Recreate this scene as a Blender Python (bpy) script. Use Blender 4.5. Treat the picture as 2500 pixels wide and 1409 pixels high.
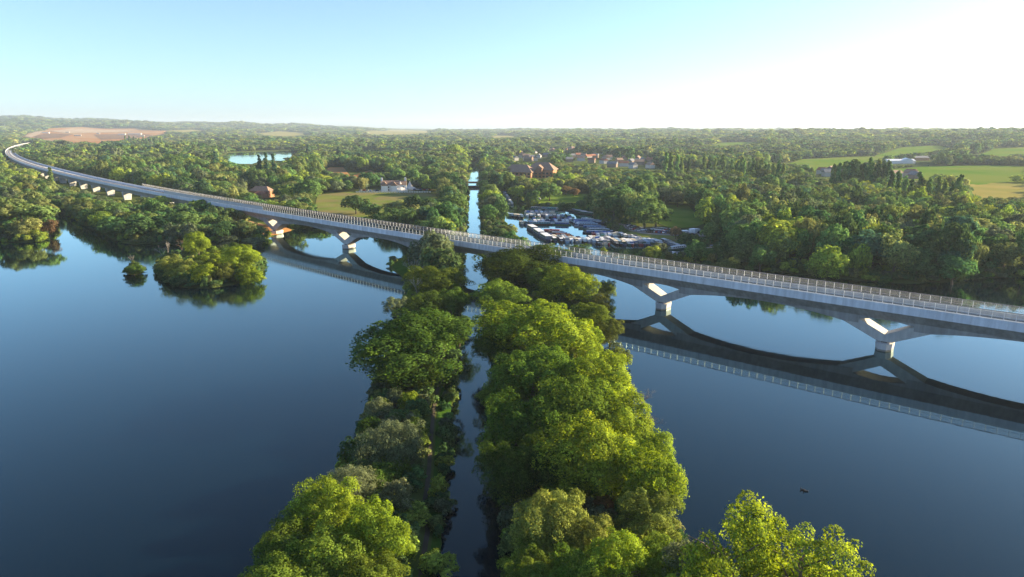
import bpy, bmesh, math, random
import numpy as np
from math import radians, sin, cos, atan, tan, pi, hypot

# ------------------------------------------------------------------ camera, sky, sun, exposure
for o in list(bpy.data.objects):
    bpy.data.objects.remove(o)
SC = bpy.context.scene
COL = SC.collection
FPX, HORIZON, CAM_H = 1666.0, 314.0, 56.0
PITCH = atan((704.5 - HORIZON) / FPX)
cam_data = bpy.data.cameras.new('camera')
cam_data.sensor_fit = 'HORIZONTAL'
cam_data.angle = 2 * atan(1250 / FPX)
cam_data.clip_start, cam_data.clip_end = 1.0, 60000
camera = bpy.data.objects.new('camera', cam_data)
camera.location = (0, 0, CAM_H)
camera.rotation_euler = (pi / 2 - PITCH, 0, 0)
COL.objects.link(camera)
SC.camera = camera

SUN_AZ, SUN_EL = radians(74), radians(17.0)     # azimuth clockwise from +Y (the view direction)
world = bpy.data.worlds.new('World')
SC.world = world
world.use_nodes = True
wn, wl = world.node_tree.nodes, world.node_tree.links
bg = wn['Background']
sky = wn.new('ShaderNodeTexSky')
sky.sky_type = 'NISHITA'
sky.sun_disc = False
sky.sun_elevation = SUN_EL
sky.sun_rotation = SUN_AZ
sky.air_density, sky.dust_density, sky.ozone_density = 0.85, 0.7, 5.0
sky.altitude = 50
hsv = wn.new('ShaderNodeHueSaturation')
hsv.inputs['Saturation'].default_value = 0.90
wl.new(sky.outputs[0], hsv.inputs['Color'])
wl.new(hsv.outputs[0], bg.inputs['Color'])
bg.inputs['Strength'].default_value = 0.085

sun_data = bpy.data.lights.new('sun', 'SUN')
sun_data.energy = 5.0
sun_data.angle = radians(0.6)
sun_data.color = (1.0, 0.81, 0.52)
sun = bpy.data.objects.new('sun', sun_data)
sun.rotation_euler = (pi / 2 - SUN_EL, 0, pi - SUN_AZ)
COL.objects.link(sun)

SC.view_settings.view_transform = 'Standard'
SC.view_settings.look = 'None'
SC.view_settings.exposure = 1.80
SC.view_settings.gamma = 1.0
SC.view_settings.use_curve_mapping = False
SC.cycles.use_denoising = True
SC.cycles.max_bounces = 6
SC.cycles.diffuse_bounces = 2
SC.cycles.glossy_bounces = 3
SC.cycles.transmission_bounces = 3
SC.cycles.transparent_max_bounces = 10
SC.cycles.volume_bounces = 0
SC.cycles.caustics_reflective = False
SC.cycles.caustics_refractive = False

# ------------------------------------------------------------------ measuring the photograph
def ray(x, y):
    xc, yc = (x - 1250) / FPX, (704.5 - y) / FPX
    return xc, cos(PITCH) + yc * sin(PITCH), -sin(PITCH) + yc * cos(PITCH)

def at(x, y, z=0.0):
    """the place at height z that the photograph shows at (x, y)"""
    d = ray(x, y)
    t = (CAM_H - z) / -d[2]
    return d[0] * t, d[1] * t

def depth(X, Y, z=0.0):
    return Y * cos(PITCH) + (CAM_H - z) * sin(PITCH)

def to_px(X, Y, z):
    w = depth(X, Y, z)
    return 1250 + FPX * X / w, 704.5 - FPX * (Y * sin(PITCH) + (z - CAM_H) * cos(PITCH)) / w

def P(*pts):
    return [at(*p) for p in pts]

# ------------------------------------------------------------------ mesh helpers
def mesh_np(name, verts, faces, mats=(), smooth=False):
    me = bpy.data.meshes.new(name)
    verts = np.asarray(verts, dtype=np.float32)
    faces = np.asarray(faces, dtype=np.int32)
    n, k = faces.shape
    me.vertices.add(len(verts))
    me.vertices.foreach_set('co', verts.ravel())
    me.loops.add(n * k)
    me.loops.foreach_set('vertex_index', faces.ravel())
    me.polygons.add(n)
    me.polygons.foreach_set('loop_start', np.arange(0, n * k, k, dtype=np.int32))
    me.polygons.foreach_set('loop_total', np.full(n, k, dtype=np.int32))
    if smooth:
        me.polygons.foreach_set('use_smooth', np.ones(n, dtype=bool))
    for m in mats:
        me.materials.append(m)
    me.update(calc_edges=True)
    return me

class MB:
    """collects boxes, prisms and tubes for ONE mesh"""
    def __init__(self):
        self.v, self.f, self.m = [], [], []
    def add(self, verts, faces, mi=0):
        b = len(self.v)
        self.v += [tuple(p) for p in verts]
        self.f += [tuple(i + b for i in f) for f in faces]
        self.m += [mi] * len(faces)
    def box(self, x0, x1, y0, y1, z0, z1, mi=0):
        v = [(x, y, z) for z in (z0, z1) for y in (y0, y1) for x in (x0, x1)]
        self.add(v, [(0, 2, 3, 1), (4, 5, 7, 6), (0, 1, 5, 4), (2, 6, 7, 3), (0, 4, 6, 2), (1, 3, 7, 5)], mi)
    def prism(self, pts, z0, z1, mi=0, top=1.0):
        n = len(pts)
        cx = sum(p[0] for p in pts) / n; cy = sum(p[1] for p in pts) / n
        v = [(p[0], p[1], z0) for p in pts] + [(cx + (p[0] - cx) * top, cy + (p[1] - cy) * top, z1) for p in pts]
        f = [tuple(reversed(range(n))), tuple(range(n, 2 * n))]
        f += [(i, (i + 1) % n, n + (i + 1) % n, n + i) for i in range(n)]
        self.add(v, f, mi)
    def tube(self, path, radii, k=6, mi=0):
        rings = []
        for i, p in enumerate(path):
            a = path[max(i - 1, 0)]; b = path[min(i + 1, len(path) - 1)]
            d = np.array(b, float) - np.array(a, float); d /= np.linalg.norm(d) + 1e-9
            u = np.cross(d, (0.31, 0.95, 0.05)); u /= np.linalg.norm(u) + 1e-9
            w = np.cross(d, u)
            rings.append([np.array(p) + radii[i] * (cos(2 * pi * j / k) * u + sin(2 * pi * j / k) * w) for j in range(k)])
        v = [q for r in rings for q in r]
        f = []
        for i in range(len(path) - 1):
            for j in range(k):
                f.append((i * k + j, i * k + (j + 1) % k, (i + 1) * k + (j + 1) % k, (i + 1) * k + j))
        f.append(tuple(range((len(path) - 1) * k, len(path) * k)))
        self.add(v, f, mi)
    def mesh(self, name, mats):
        me = bpy.data.meshes.new(name)
        me.from_pydata(self.v, [], self.f)
        for m in (mats if isinstance(mats, (list, tuple)) else [mats]):
            me.materials.append(m)
        me.polygons.foreach_set('material_index', self.m)
        me.update()
        return me

def link(name, data, parent=None, loc=None, rz=None):
    o = bpy.data.objects.new(name, data)
    COL.objects.link(o)
    if parent is not None:
        o.parent = parent
    if loc is not None:
        o.location = loc
    if rz is not None:
        o.rotation_euler = (0, 0, rz)
    return o

def tag(o, label=None, cat=None, group=None, kind=None):
    if label: o['label'] = label
    if cat: o['category'] = cat
    if group: o['group'] = group
    if kind: o['kind'] = kind
    return o

ORD = ['first', 'second', 'third', 'fourth', 'fifth', 'sixth', 'seventh', 'eighth', 'ninth', 'tenth', 'eleventh', 'twelfth',
       'thirteenth', 'fourteenth', 'fifteenth', 'sixteenth', 'seventeenth', 'eighteenth', 'nineteenth', 'twentieth']
def nth(i):
    n = i + 1
    return ORD[i] if i < len(ORD) else '%d%s' % (n, {1: 'st', 2: 'nd', 3: 'rd'}.get(n % 10, 'th'))

# ------------------------------------------------------------------ materials
def new_mat(name):
    m = bpy.data.materials.new(name)
    m.use_nodes = True
    nt = m.node_tree
    return m, nt.nodes, nt.links, nt.nodes['Principled BSDF']

def surf(name, a, b=None, scale=1.0, rough=0.8, bump=0.0, bscale=None, metal=0.0, spec=0.3, detail=4.0, rand=0.0, c=None, cscale=None, streak=0.0):
    m, n, l, bs = new_mat(name)
    bs.inputs['Roughness'].default_value = rough
    bs.inputs['Metallic'].default_value = metal
    bs.inputs['Specular IOR Level'].default_value = spec
    tc = n.new('ShaderNodeTexCoord')
    if b is None:
        b = tuple(x * 0.8 for x in a)
    no = n.new('ShaderNodeTexNoise'); no.inputs['Scale'].default_value = scale; no.inputs['Detail'].default_value = detail
    l.new(tc.outputs['Object'], no.inputs['Vector'])
    rp = n.new('ShaderNodeValToRGB')
    rp.color_ramp.elements[0].position, rp.color_ramp.elements[1].position = 0.34, 0.68
    rp.color_ramp.elements[0].color = (*a, 1); rp.color_ramp.elements[1].color = (*b, 1)
    l.new(no.outputs['Fac'], rp.inputs[0])
    out = rp.outputs[0]
    if c is not None:
        n2 = n.new('ShaderNodeTexNoise'); n2.inputs['Scale'].default_value = cscale; n2.inputs['Detail'].default_value = 3
        l.new(tc.outputs['Object'], n2.inputs['Vector'])
        r2 = n.new('ShaderNodeValToRGB'); r2.color_ramp.elements[0].position, r2.color_ramp.elements[1].position = 0.45, 0.62
        l.new(n2.outputs['Fac'], r2.inputs[0])
        mx = n.new('ShaderNodeMix'); mx.data_type = 'RGBA'
        l.new(r2.outputs[0], mx.inputs['Factor']); l.new(out, mx.inputs['A']); mx.inputs['B'].default_value = (*c, 1)
        out = mx.outputs['Result']
    if streak > 0:
        ge = n.new('ShaderNodeNewGeometry')
        mp = n.new('ShaderNodeMapping'); mp.inputs['Scale'].default_value = (1.1, 1.1, 0.07)
        l.new(ge.outputs['Position'], mp.inputs[0])
        ns = n.new('ShaderNodeTexNoise'); ns.inputs['Scale'].default_value = 1.0; ns.inputs['Detail'].default_value = 4
        l.new(mp.outputs[0], ns.inputs['Vector'])
        ms = n.new('ShaderNodeMapRange'); ms.inputs['From Min'].default_value = 0.3; ms.inputs['From Max'].default_value = 0.65
        ms.inputs['To Min'].default_value = 1 - streak; ms.inputs['To Max'].default_value = 1.04
        l.new(ns.outputs['Fac'], ms.inputs['Value'])
        h0 = n.new('ShaderNodeHueSaturation'); l.new(ms.outputs[0], h0.inputs['Value']); l.new(out, h0.inputs['Color'])
        out = h0.outputs[0]
    if rand > 0:
        oi = n.new('ShaderNodeObjectInfo')
        mr = n.new('ShaderNodeMapRange'); mr.inputs['To Min'].default_value = 1 - rand; mr.inputs['To Max'].default_value = 1 + rand
        l.new(oi.outputs['Random'], mr.inputs['Value'])
        hs = n.new('ShaderNodeHueSaturation')
        l.new(mr.outputs[0], hs.inputs['Value']); l.new(out, hs.inputs['Color'])
        out = hs.outputs[0]
    l.new(out, bs.inputs['Base Color'])
    if bump > 0:
        nb = n.new('ShaderNodeTexNoise'); nb.inputs['Scale'].default_value = bscale or scale * 4; nb.inputs['Detail'].default_value = 5
        l.new(tc.outputs['Object'], nb.inputs['Vector'])
        bp = n.new('ShaderNodeBump'); bp.inputs['Strength'].default_value = bump; bp.inputs['Distance'].default_value = 0.3
        l.new(nb.outputs['Fac'], bp.inputs['Height']); l.new(bp.outputs[0], bs.inputs['Normal'])
    return m

def leaf_mat(name, col, hue=0.03, val=0.3, trans=0.44):
    m = bpy.data.materials.new(name); m.use_nodes = True
    n, l = m.node_tree.nodes, m.node_tree.links
    n.remove(n['Principled BSDF'])
    out = n['Material Output']
    oi = n.new('ShaderNodeObjectInfo')
    at_ = n.new('ShaderNodeAttribute'); at_.attribute_name = 'v'
    h = n.new('ShaderNodeMapRange'); h.inputs['To Min'].default_value = 0.5 - hue; h.inputs['To Max'].default_value = 0.5 + hue
    l.new(oi.outputs['Random'], h.inputs['Value'])
    mu = n.new('ShaderNodeMath'); mu.operation = 'MULTIPLY'; mu.inputs[1].default_value = 7.31
    l.new(oi.outputs['Random'], mu.inputs[0])
    fr = n.new('ShaderNodeMath'); fr.operation = 'FRACT'; l.new(mu.outputs[0], fr.inputs[0])
    vv = n.new('ShaderNodeMapRange'); vv.inputs['To Min'].default_value = 1 - val; vv.inputs['To Max'].default_value = 1 + val
    l.new(fr.outputs[0], vv.inputs['Value'])
    m2 = n.new('ShaderNodeMath'); m2.operation = 'MULTIPLY'
    l.new(vv.outputs[0], m2.inputs[0]); l.new(at_.outputs['Fac'], m2.inputs[1])
    hs = n.new('ShaderNodeHueSaturation'); hs.inputs['Color'].default_value = (*col, 1)
    l.new(h.outputs[0], hs.inputs['Hue']); l.new(m2.outputs[0], hs.inputs['Value'])
    tc = n.new('ShaderNodeTexCoord')                 # sprays of older and younger leaves within one crown
    ns = n.new('ShaderNodeTexNoise'); ns.inputs['Scale'].default_value = 5.5; ns.inputs['Detail'].default_value = 2
    l.new(tc.outputs['Object'], ns.inputs['Vector'])
    nh = n.new('ShaderNodeMapRange'); nh.inputs['From Min'].default_value = 0.3; nh.inputs['From Max'].default_value = 0.7
    nh.inputs['To Min'].default_value = 0.491; nh.inputs['To Max'].default_value = 0.509
    nv = n.new('ShaderNodeMapRange'); nv.inputs['From Min'].default_value = 0.3; nv.inputs['From Max'].default_value = 0.7
    nv.inputs['To Min'].default_value = 1.28; nv.inputs['To Max'].default_value = 0.78
    l.new(ns.outputs['Fac'], nh.inputs['Value']); l.new(ns.outputs['Fac'], nv.inputs['Value'])
    hq = n.new('ShaderNodeHueSaturation')
    l.new(nh.outputs[0], hq.inputs['Hue']); l.new(nv.outputs[0], hq.inputs['Value']); l.new(hs.outputs[0], hq.inputs['Color'])
    hs = hq
    df = n.new('ShaderNodeBsdfDiffuse'); tr = n.new('ShaderNodeBsdfTranslucent')
    l.new(hs.outputs[0], df.inputs[0])
    h2 = n.new('ShaderNodeHueSaturation'); h2.inputs['Hue'].default_value = 0.485; h2.inputs['Value'].default_value = 1.25; h2.inputs['Saturation'].default_value = 1.1
    l.new(hs.outputs[0], h2.inputs['Color']); l.new(h2.outputs[0], tr.inputs[0])
    mx = n.new('ShaderNodeMixShader'); mx.inputs[0].default_value = trans
    l.new(df.outputs[0], mx.inputs[1]); l.new(tr.outputs[0], mx.inputs[2])
    l.new(mx.outputs[0], out.inputs['Surface'])
    return m

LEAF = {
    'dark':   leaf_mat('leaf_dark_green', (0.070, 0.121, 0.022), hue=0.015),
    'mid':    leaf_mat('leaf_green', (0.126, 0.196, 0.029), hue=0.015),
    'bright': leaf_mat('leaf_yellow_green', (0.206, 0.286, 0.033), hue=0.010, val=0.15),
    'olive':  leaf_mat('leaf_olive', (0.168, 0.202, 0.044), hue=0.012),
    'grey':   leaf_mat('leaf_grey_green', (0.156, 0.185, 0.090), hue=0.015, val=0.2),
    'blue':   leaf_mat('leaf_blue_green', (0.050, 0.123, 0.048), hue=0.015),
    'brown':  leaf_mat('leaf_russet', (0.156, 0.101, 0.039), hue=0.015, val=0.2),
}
LEAFW = {        # the same kinds past the foreground, greying of distance put into the leaf colour
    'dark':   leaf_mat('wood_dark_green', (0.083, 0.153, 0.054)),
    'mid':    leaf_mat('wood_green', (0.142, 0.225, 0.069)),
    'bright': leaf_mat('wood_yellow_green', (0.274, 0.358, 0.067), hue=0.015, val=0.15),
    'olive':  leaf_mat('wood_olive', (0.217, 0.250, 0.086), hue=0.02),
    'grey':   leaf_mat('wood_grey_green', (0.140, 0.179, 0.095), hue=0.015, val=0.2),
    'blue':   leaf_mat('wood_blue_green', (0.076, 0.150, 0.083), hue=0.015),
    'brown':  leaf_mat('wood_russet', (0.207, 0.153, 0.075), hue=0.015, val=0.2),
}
BARK = surf('bark', (0.10, 0.075, 0.05), (0.16, 0.13, 0.10), 6, 0.9, 0.3)
PALE_BARK = surf('pale_dead_wood', (0.34, 0.30, 0.25), (0.46, 0.42, 0.36), 3, 0.85)
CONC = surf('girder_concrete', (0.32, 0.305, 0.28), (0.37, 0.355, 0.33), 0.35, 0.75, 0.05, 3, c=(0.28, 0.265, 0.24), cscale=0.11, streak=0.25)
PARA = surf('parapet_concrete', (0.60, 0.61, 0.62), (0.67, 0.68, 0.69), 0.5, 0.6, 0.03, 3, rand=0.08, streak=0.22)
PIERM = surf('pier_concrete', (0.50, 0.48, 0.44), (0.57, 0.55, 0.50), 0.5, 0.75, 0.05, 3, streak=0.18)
BASEM = surf('pier_base_concrete', (0.58, 0.56, 0.52), (0.65, 0.63, 0.60), 0.6, 0.7, 0.04, 3, streak=0.2)
WETM = surf('wet_stained_concrete', (0.20, 0.185, 0.15), (0.28, 0.26, 0.22), 1.2, 0.4, 0.05, 3)
STEEL = surf('grey_painted_steel', (0.42, 0.42, 0.41), (0.50, 0.50, 0.49), 2, 0.45, metal=0.0, spec=0.5)
RAILM = surf('dark_top_rail', (0.13, 0.12, 0.115), (0.17, 0.16, 0.15), 2, 0.45, spec=0.5)
WHITEM = surf('white_painted_metal', (0.72, 0.72, 0.70), (0.80, 0.80, 0.78), 2, 0.5)
DARKM = surf('dark_rubber', (0.02, 0.02, 0.02), (0.03, 0.03, 0.03), 2, 0.8)

def glass_mat(name, tint=(0.90, 0.92, 0.92), milky=0.13):
    m = bpy.data.materials.new(name); m.use_nodes = True
    n, l = m.node_tree.nodes, m.node_tree.links
    n.remove(n['Principled BSDF'])
    tr = n.new('ShaderNodeBsdfTransparent'); tr.inputs[0].default_value = (*tint, 1)
    df = n.new('ShaderNodeBsdfDiffuse'); df.inputs[0].default_value = (0.62, 0.60, 0.57, 1)
    gl = n.new('ShaderNodeBsdfGlossy'); gl.inputs['Roughness'].default_value = 0.05
    m1 = n.new('ShaderNodeMixShader'); m1.inputs[0].default_value = milky
    l.new(tr.outputs[0], m1.inputs[1]); l.new(df.outputs[0], m1.inputs[2])
    fr = n.new('ShaderNodeFresnel'); fr.inputs[0].default_value = 1.35
    m2 = n.new('ShaderNodeMixShader')
    l.new(fr.outputs[0], m2.inputs[0]); l.new(m1.outputs[0], m2.inputs[1]); l.new(gl.outputs[0], m2.inputs[2])
    l.new(m2.outputs[0], n['Material Output'].inputs['Surface'])
    return m
PANE = glass_mat('barrier_pane')
WINDOW = surf('dark_window_glass', (0.02, 0.025, 0.03), (0.03, 0.035, 0.04), 1, 0.1, spec=0.6)

def water_mat():
    m = bpy.data.materials.new('still_water'); m.use_nodes = True
    n, l = m.node_tree.nodes, m.node_tree.links
    n.remove(n['Principled BSDF'])
    body = n.new('ShaderNodeBsdfDiffuse'); body.inputs[0].default_value = (0.001, 0.005, 0.010, 1)
    gl = n.new('ShaderNodeBsdfGlossy'); gl.inputs['Color'].default_value = (0.79, 1.0, 0.94, 1)
    tc = n.new('ShaderNodeTexCoord')
    big = n.new('ShaderNodeTexNoise'); big.inputs['Scale'].default_value = 0.012; big.inputs['Detail'].default_value = 3
    l.new(tc.outputs['Object'], big.inputs['Vector'])
    rp = n.new('ShaderNodeMapRange'); rp.inputs['From Min'].default_value = 0.42; rp.inputs['From Max'].default_value = 0.66
    rp.inputs['To Min'].default_value = 0.03; rp.inputs['To Max'].default_value = 0.10
    l.new(big.outputs['Fac'], rp.inputs['Value']); l.new(rp.outputs[0], gl.inputs['Roughness'])
    mp = n.new('ShaderNodeMapping'); mp.inputs['Scale'].default_value = (0.55, 0.9, 1.0)
    l.new(tc.outputs['Object'], mp.inputs[0])
    wv = n.new('ShaderNodeTexNoise'); wv.inputs['Scale'].default_value = 0.8; wv.inputs['Detail'].default_value = 3
    l.new(mp.outputs[0], wv.inputs['Vector'])
    st = n.new('ShaderNodeMapRange'); st.inputs['From Min'].default_value = 0.4; st.inputs['From Max'].default_value = 0.7
    st.inputs['To Min'].default_value = 0.010; st.inputs['To Max'].default_value = 0.075
    l.new(big.outputs['Fac'], st.inputs['Value'])
    bp = n.new('ShaderNodeBump'); bp.inputs['Distance'].default_value = 0.25
    l.new(st.outputs[0], bp.inputs['Strength']); l.new(wv.outputs['Fac'], bp.inputs['Height'])
    l.new(bp.outputs[0], gl.inputs['Normal'])
    fr = n.new('ShaderNodeFresnel'); fr.inputs['IOR'].default_value = 1.333
    mr = n.new('ShaderNodeMapRange'); mr.inputs['From Min'].default_value = 0.024; mr.inputs['From Max'].default_value = 0.56
    mr.inputs['To Min'].default_value = 0.008; mr.inputs['To Max'].default_value = 0.97
    l.new(fr.outputs[0], mr.inputs['Value'])
    mx = n.new('ShaderNodeMixShader')
    l.new(mr.outputs[0], mx.inputs[0]); l.new(body.outputs[0], mx.inputs[1]); l.new(gl.outputs[0], mx.inputs[2])
    l.new(mx.outputs[0], n['Material Output'].inputs['Surface'])
    return m
WATER = water_mat()

# ------------------------------------------------------------------ the viaduct's line (near rail), l grows to the far left
_l = np.linspace(-120, 2900, 3021)
_u = _l / 1000
_phi = 2.454196 - 0.209161 * _u + 0.038802 * _u ** 2 - 0.00508 * _u ** 3
_X = np.concatenate([[0], np.cumsum((np.cos(_phi[1:]) + np.cos(_phi[:-1])) / 2)])
_Y = np.concatenate([[0], np.cumsum((np.sin(_phi[1:]) + np.sin(_phi[:-1])) / 2)])
_X += 116.02 - _X[120]; _Y += 149.3 - _Y[120]
DECK_W = 8.8
def deck_w(l):
    t = min(max((l - 360) / 600, 0), 1)
    return DECK_W + 6.2 * t * t * (3 - 2 * t)

def line(l, o=0.0):
    x, y, ph = np.interp(l, _l, _X), np.interp(l, _l, _Y), np.interp(l, _l, _phi)
    return x + sin(ph) * o, y - cos(ph) * o, ph

def B(l, o, z):
    x, y, _ = line(l, o)
    return (x, y, z)

# ------------------------------------------------------------------ land and water
def bank_l(y): return -4.8 - 0.0563 * y
def bank_r(y): return 4.0 - 0.0535 * y

left_lake = [(-1500, -300), (bank_l(-300) - 17, -300), (bank_l(60) - 19, 60), (bank_l(120) - 17, 120), (bank_l(180) - 17, 180),
             (bank_l(225) - 18, 225)] + P((1000, 690), (965, 668), (950, 650), (960, 635), (1005, 622), (1040, 600), (1040, 590), (1000, 578),
             (920, 566), (850, 558), (730, 556), (712, 564), (690, 567), (655, 583), (640, 592), (560, 598), (480, 600), (380, 598), (300, 594),
             (262, 578), (225, 560), (195, 548), (180, 532), (150, 525), (143, 530), (140, 545), (128, 570), (110, 590), (60, 592), (0, 591),
             (-150, 593), (-500, 590)) + [(-1500, 330)]
island = P((405, 690), (440, 702), (520, 705), (600, 690), (640, 668), (642, 640), (600, 625), (520, 620), (420, 628), (385, 650), (380, 675))
islet = P((310, 668), (325, 672), (345, 667), (345, 657), (325, 653), (310, 659))
canal = [(bank_l(y), y) for y in (-300, 100, 300, 500, 700, 900, 1150)] + [(bank_r(y), y) for y in (1150, 900, 700, 500, 300, 100, -300)]
marina = P((1300, 622), (1264, 592), (1240, 560), (1226, 540), (1228, 500), (1222, 478), (1228, 470), (1250, 478), (1262, 495), (1300, 506),
           (1345, 510), (1400, 513), (1440, 520), (1458, 535), (1480, 552), (1520, 572), (1560, 590), (1620, 594), (1650, 601), (1700, 612),
           (1760, 612), (1790, 625), (1760, 636), (1690, 637), (1600, 634), (1500, 631), (1400, 627))
right_lake = [(1500, -300), (24, -300), (27, 60), (26, 75), (20, 90), (19, 140), (21, 190), (25, 230)] + \
    P((1440, 645), (1500, 642), (1600, 646), (1700, 651), (1800, 656), (1900, 666), (2000, 674), (2150, 690), (2220, 692), (2330, 690),
      (2400, 681), (2500, 676), (2750, 690), (3200, 720)) + [(1500, 200)]
far_lake = P((540, 384), (560, 373), (640, 370), (728, 370), (716, 381), (690, 394), (640, 391), (612, 402), (575, 400), (550, 394))
WATERS = [left_lake, canal, marina, right_lake, far_lake]

def sdf(x, y, poly):
    """distance to the outline, positive inside"""
    x = np.asarray(x, float); y = np.asarray(y, float)
    d = np.full(x.shape, 1e18); ins = np.zeros(x.shape, bool)
    n = len(poly)
    for i in range(n):
        ax, ay = poly[i]; bx, by = poly[(i + 1) % n]
        ex, ey = bx - ax, by - ay
        t = np.clip(((x - ax) * ex + (y - ay) * ey) / (ex * ex + ey * ey + 1e-12), 0, 1)
        d = np.minimum(d, (x - ax - t * ex) ** 2 + (y - ay - t * ey) ** 2)
        c = ((ay > y) != (by > y)) & (x < ex * (y - ay) / (ey if abs(ey) > 1e-9 else 1e-9) + ax)
        ins ^= c
    d = np.sqrt(d)
    return np.where(ins, d, -d)

def water_d(x, y):
    d = np.full(np.shape(x), -1e9)
    for w in WATERS:
        d = np.maximum(d, sdf(x, y, w))
    d = np.minimum(d, -sdf(x, y, island))
    d = np.minimum(d, -sdf(x, y, islet))
    return d

def S(t):
    t = np.clip(t, 0, 1)
    return t * t * (3 - 2 * t)

def hills(x, y):
    x = np.asarray(x, float); y = np.asarray(y, float)
    d = 0.956 * x + 0.292 * y - 640
    z = 25 * S(d / 1700)
    a = 22 + 104 * S((-x - 300) / 4600)
    z = np.maximum(z, a * S((y - 2500) / 5000))
    und = 1.0 + 0.24 * np.sin(x / 410 + 1.3) * np.sin(y / 530) + 0.10 * np.sin(x / 170 + y / 230)
    return z * und

def ground_z(x, y):
    x = np.asarray(x, float); y = np.asarray(y, float)
    d = water_d(x, y) + 0.9 * np.sin(x / 2.9 + 1.1 * np.sin(y / 4.3)) * np.sin(y / 3.7)
    land = 0.15 + 1.15 * S(-d / 6.0) + hills(x, y) + 0.15 * np.sin(x / 7.0) * np.sin(y / 9.0)
    bed = -0.15 - 1.6 * S(d / 5.0)
    return np.where(d > 0, bed, land)

def gz(x, y):
    return float(ground_z(np.array([x]), np.array([y]))[0])

def on_ground(px, py):
    """the place on the ground that the photograph shows at (px, py)"""
    d = ray(px, py)
    t = 60.0
    step = 1.01
    while t < 12000:
        if CAM_H + d[2] * t < 1.3 + float(hills(d[0] * t, d[1] * t)):
            return d[0] * t, d[1] * t
        t *= step
    return d[0] * t, d[1] * t

def G(*pts):
    return [on_ground(*p) for p in pts]

def axis(lo, a, b, hi, step, g):
    c = list(np.arange(a, b + 0.1, step))
    s = step
    x = b
    while x < hi:
        s = min(s * g, 160 if abs(x) > 4000 else 45); x += s; c.append(x)
    s = step; x = a
    while x > lo:
        s = min(s * g, 160 if abs(x) > 4000 else 45); x -= s; c.insert(0, x)
    return np.array(c)
gx = axis(-9000, -330, 330, 9000, 3.2, 1.12)
gy = axis(-400, 20, 640, 13000, 3.2, 1.08)
gx = np.unique(np.concatenate([gx[(gx < -720) | (gx > -370)], np.arange(-720, -369, 7.0)]))
gy = np.unique(np.concatenate([gy[(gy < 1120) | (gy > 1760)], np.arange(1120, 1761, 8.0)]))
XX, YY = np.meshgrid(gx, gy)
ZZ = ground_z(XX.ravel(), YY.ravel())
nx_, ny_ = len(gx), len(gy)
idx = np.arange(nx_ * ny_).reshape(ny_, nx_)
quads = np.stack([idx[:-1, :-1], idx[:-1, 1:], idx[1:, 1:], idx[1:, :-1]], -1).reshape(-1, 4)
GROUND = surf('woodland_floor', (0.060, 0.090, 0.022), (0.100, 0.125, 0.034), 0.09, 0.95, 0.4, 1.5, c=(0.075, 0.090, 0.028), cscale=0.011, spec=0.0)
ground = link('ground', mesh_np('ground', np.stack([XX.ravel(), YY.ravel(), ZZ], 1), quads, [GROUND], smooth=True))
tag(ground, kind='structure')

def water_sheet(name, pts):
    mb = MB(); mb.add([(x, y, 0.0) for x, y in pts], [tuple(range(len(pts)))])
    return tag(link(name, mb.mesh(name, WATER)), kind='structure')
sp_l = lambda y: (bank_l(y) - 8, y)
sp_r = lambda y: (bank_r(y) + 7, y)
water_sheet('lake_water_left', [(-2500, -500), sp_l(-500), sp_l(420), (-2500, 640)])
water_sheet('canal_water', [sp_l(-500), sp_r(-500), sp_r(1200), sp_l(1200)])
water_sheet('marina_water', [sp_r(236), (430, 236), (430, 720), sp_r(720)])
water_sheet('lake_water_right', [sp_r(-500), (2500, -500), (2500, 236), sp_r(236)])
water_sheet('far_lake_water', [(-1500, 880), (-250, 880), (-250, 2150), (-1500, 2150)])

# ------------------------------------------------------------------ draped sheets: fields, lawns, earth, paths
def drape(name, poly, mat, off=0.12, res=12.0, zf=None):
    bm = bmesh.new()
    bm.faces.new([bm.verts.new((x, y, 0)) for x, y in poly])
    bmesh.ops.triangulate(bm, faces=bm.faces[:])
    for _ in range(9):
        es = [e for e in bm.edges if e.calc_length() > res]
        if not es or len(bm.edges) > 9000:
            break
        bmesh.ops.subdivide_edges(bm, edges=es, cuts=1)
        bmesh.ops.triangulate(bm, faces=bm.faces[:])
    vs = bm.verts[:]
    xs = np.array([v.co.x for v in vs]); ys = np.array([v.co.y for v in vs])
    zs = (ground_z(xs, ys) if zf is None else zf(xs, ys)) + off
    for v, z in zip(vs, zs):
        v.co.z = z
    bm.normal_update()
    for f in bm.faces:
        if f.normal.z < 0:
            f.normal_flip()
        f.smooth = True
    me = bpy.data.meshes.new(name); bm.to_mesh(me); bm.free()
    me.materials.append(mat)
    return tag(link(name, me), kind='structure')

MEADOW = surf('dry_meadow_grass', (0.110, 0.155, 0.030), (0.180, 0.190, 0.050), 0.05, 0.95, 0.3, 2, c=(0.18, 0.155, 0.065), cscale=0.03, spec=0.0)
LAWN = surf('lawn_grass', (0.095, 0.165, 0.020), (0.140, 0.205, 0.032), 0.08, 0.95, 0.3, 2, spec=0.0)
PASTURE = surf('pasture_grass', (0.085, 0.165, 0.014), (0.115, 0.185, 0.020), 0.012, 0.95, c=(0.140, 0.180, 0.030), cscale=0.006, spec=0.0)
STUBBLE = surf('golden_field', (0.240, 0.215, 0.060), (0.290, 0.240, 0.075), 0.02, 0.95, c=(0.20, 0.20, 0.05), cscale=0.012, spec=0.0)
EARTH = surf('bare_orange_earth', (0.300, 0.125, 0.035), (0.360, 0.180, 0.060), 0.02, 0.95, 0.2, 0.5, c=(0.34, 0.22, 0.11), cscale=0.006, spec=0.0)
GRAVEL = surf('pale_gravel', (0.200, 0.185, 0.160), (0.280, 0.260, 0.230), 0.3, 0.95, 0.2, 4, spec=0.0)
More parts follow.
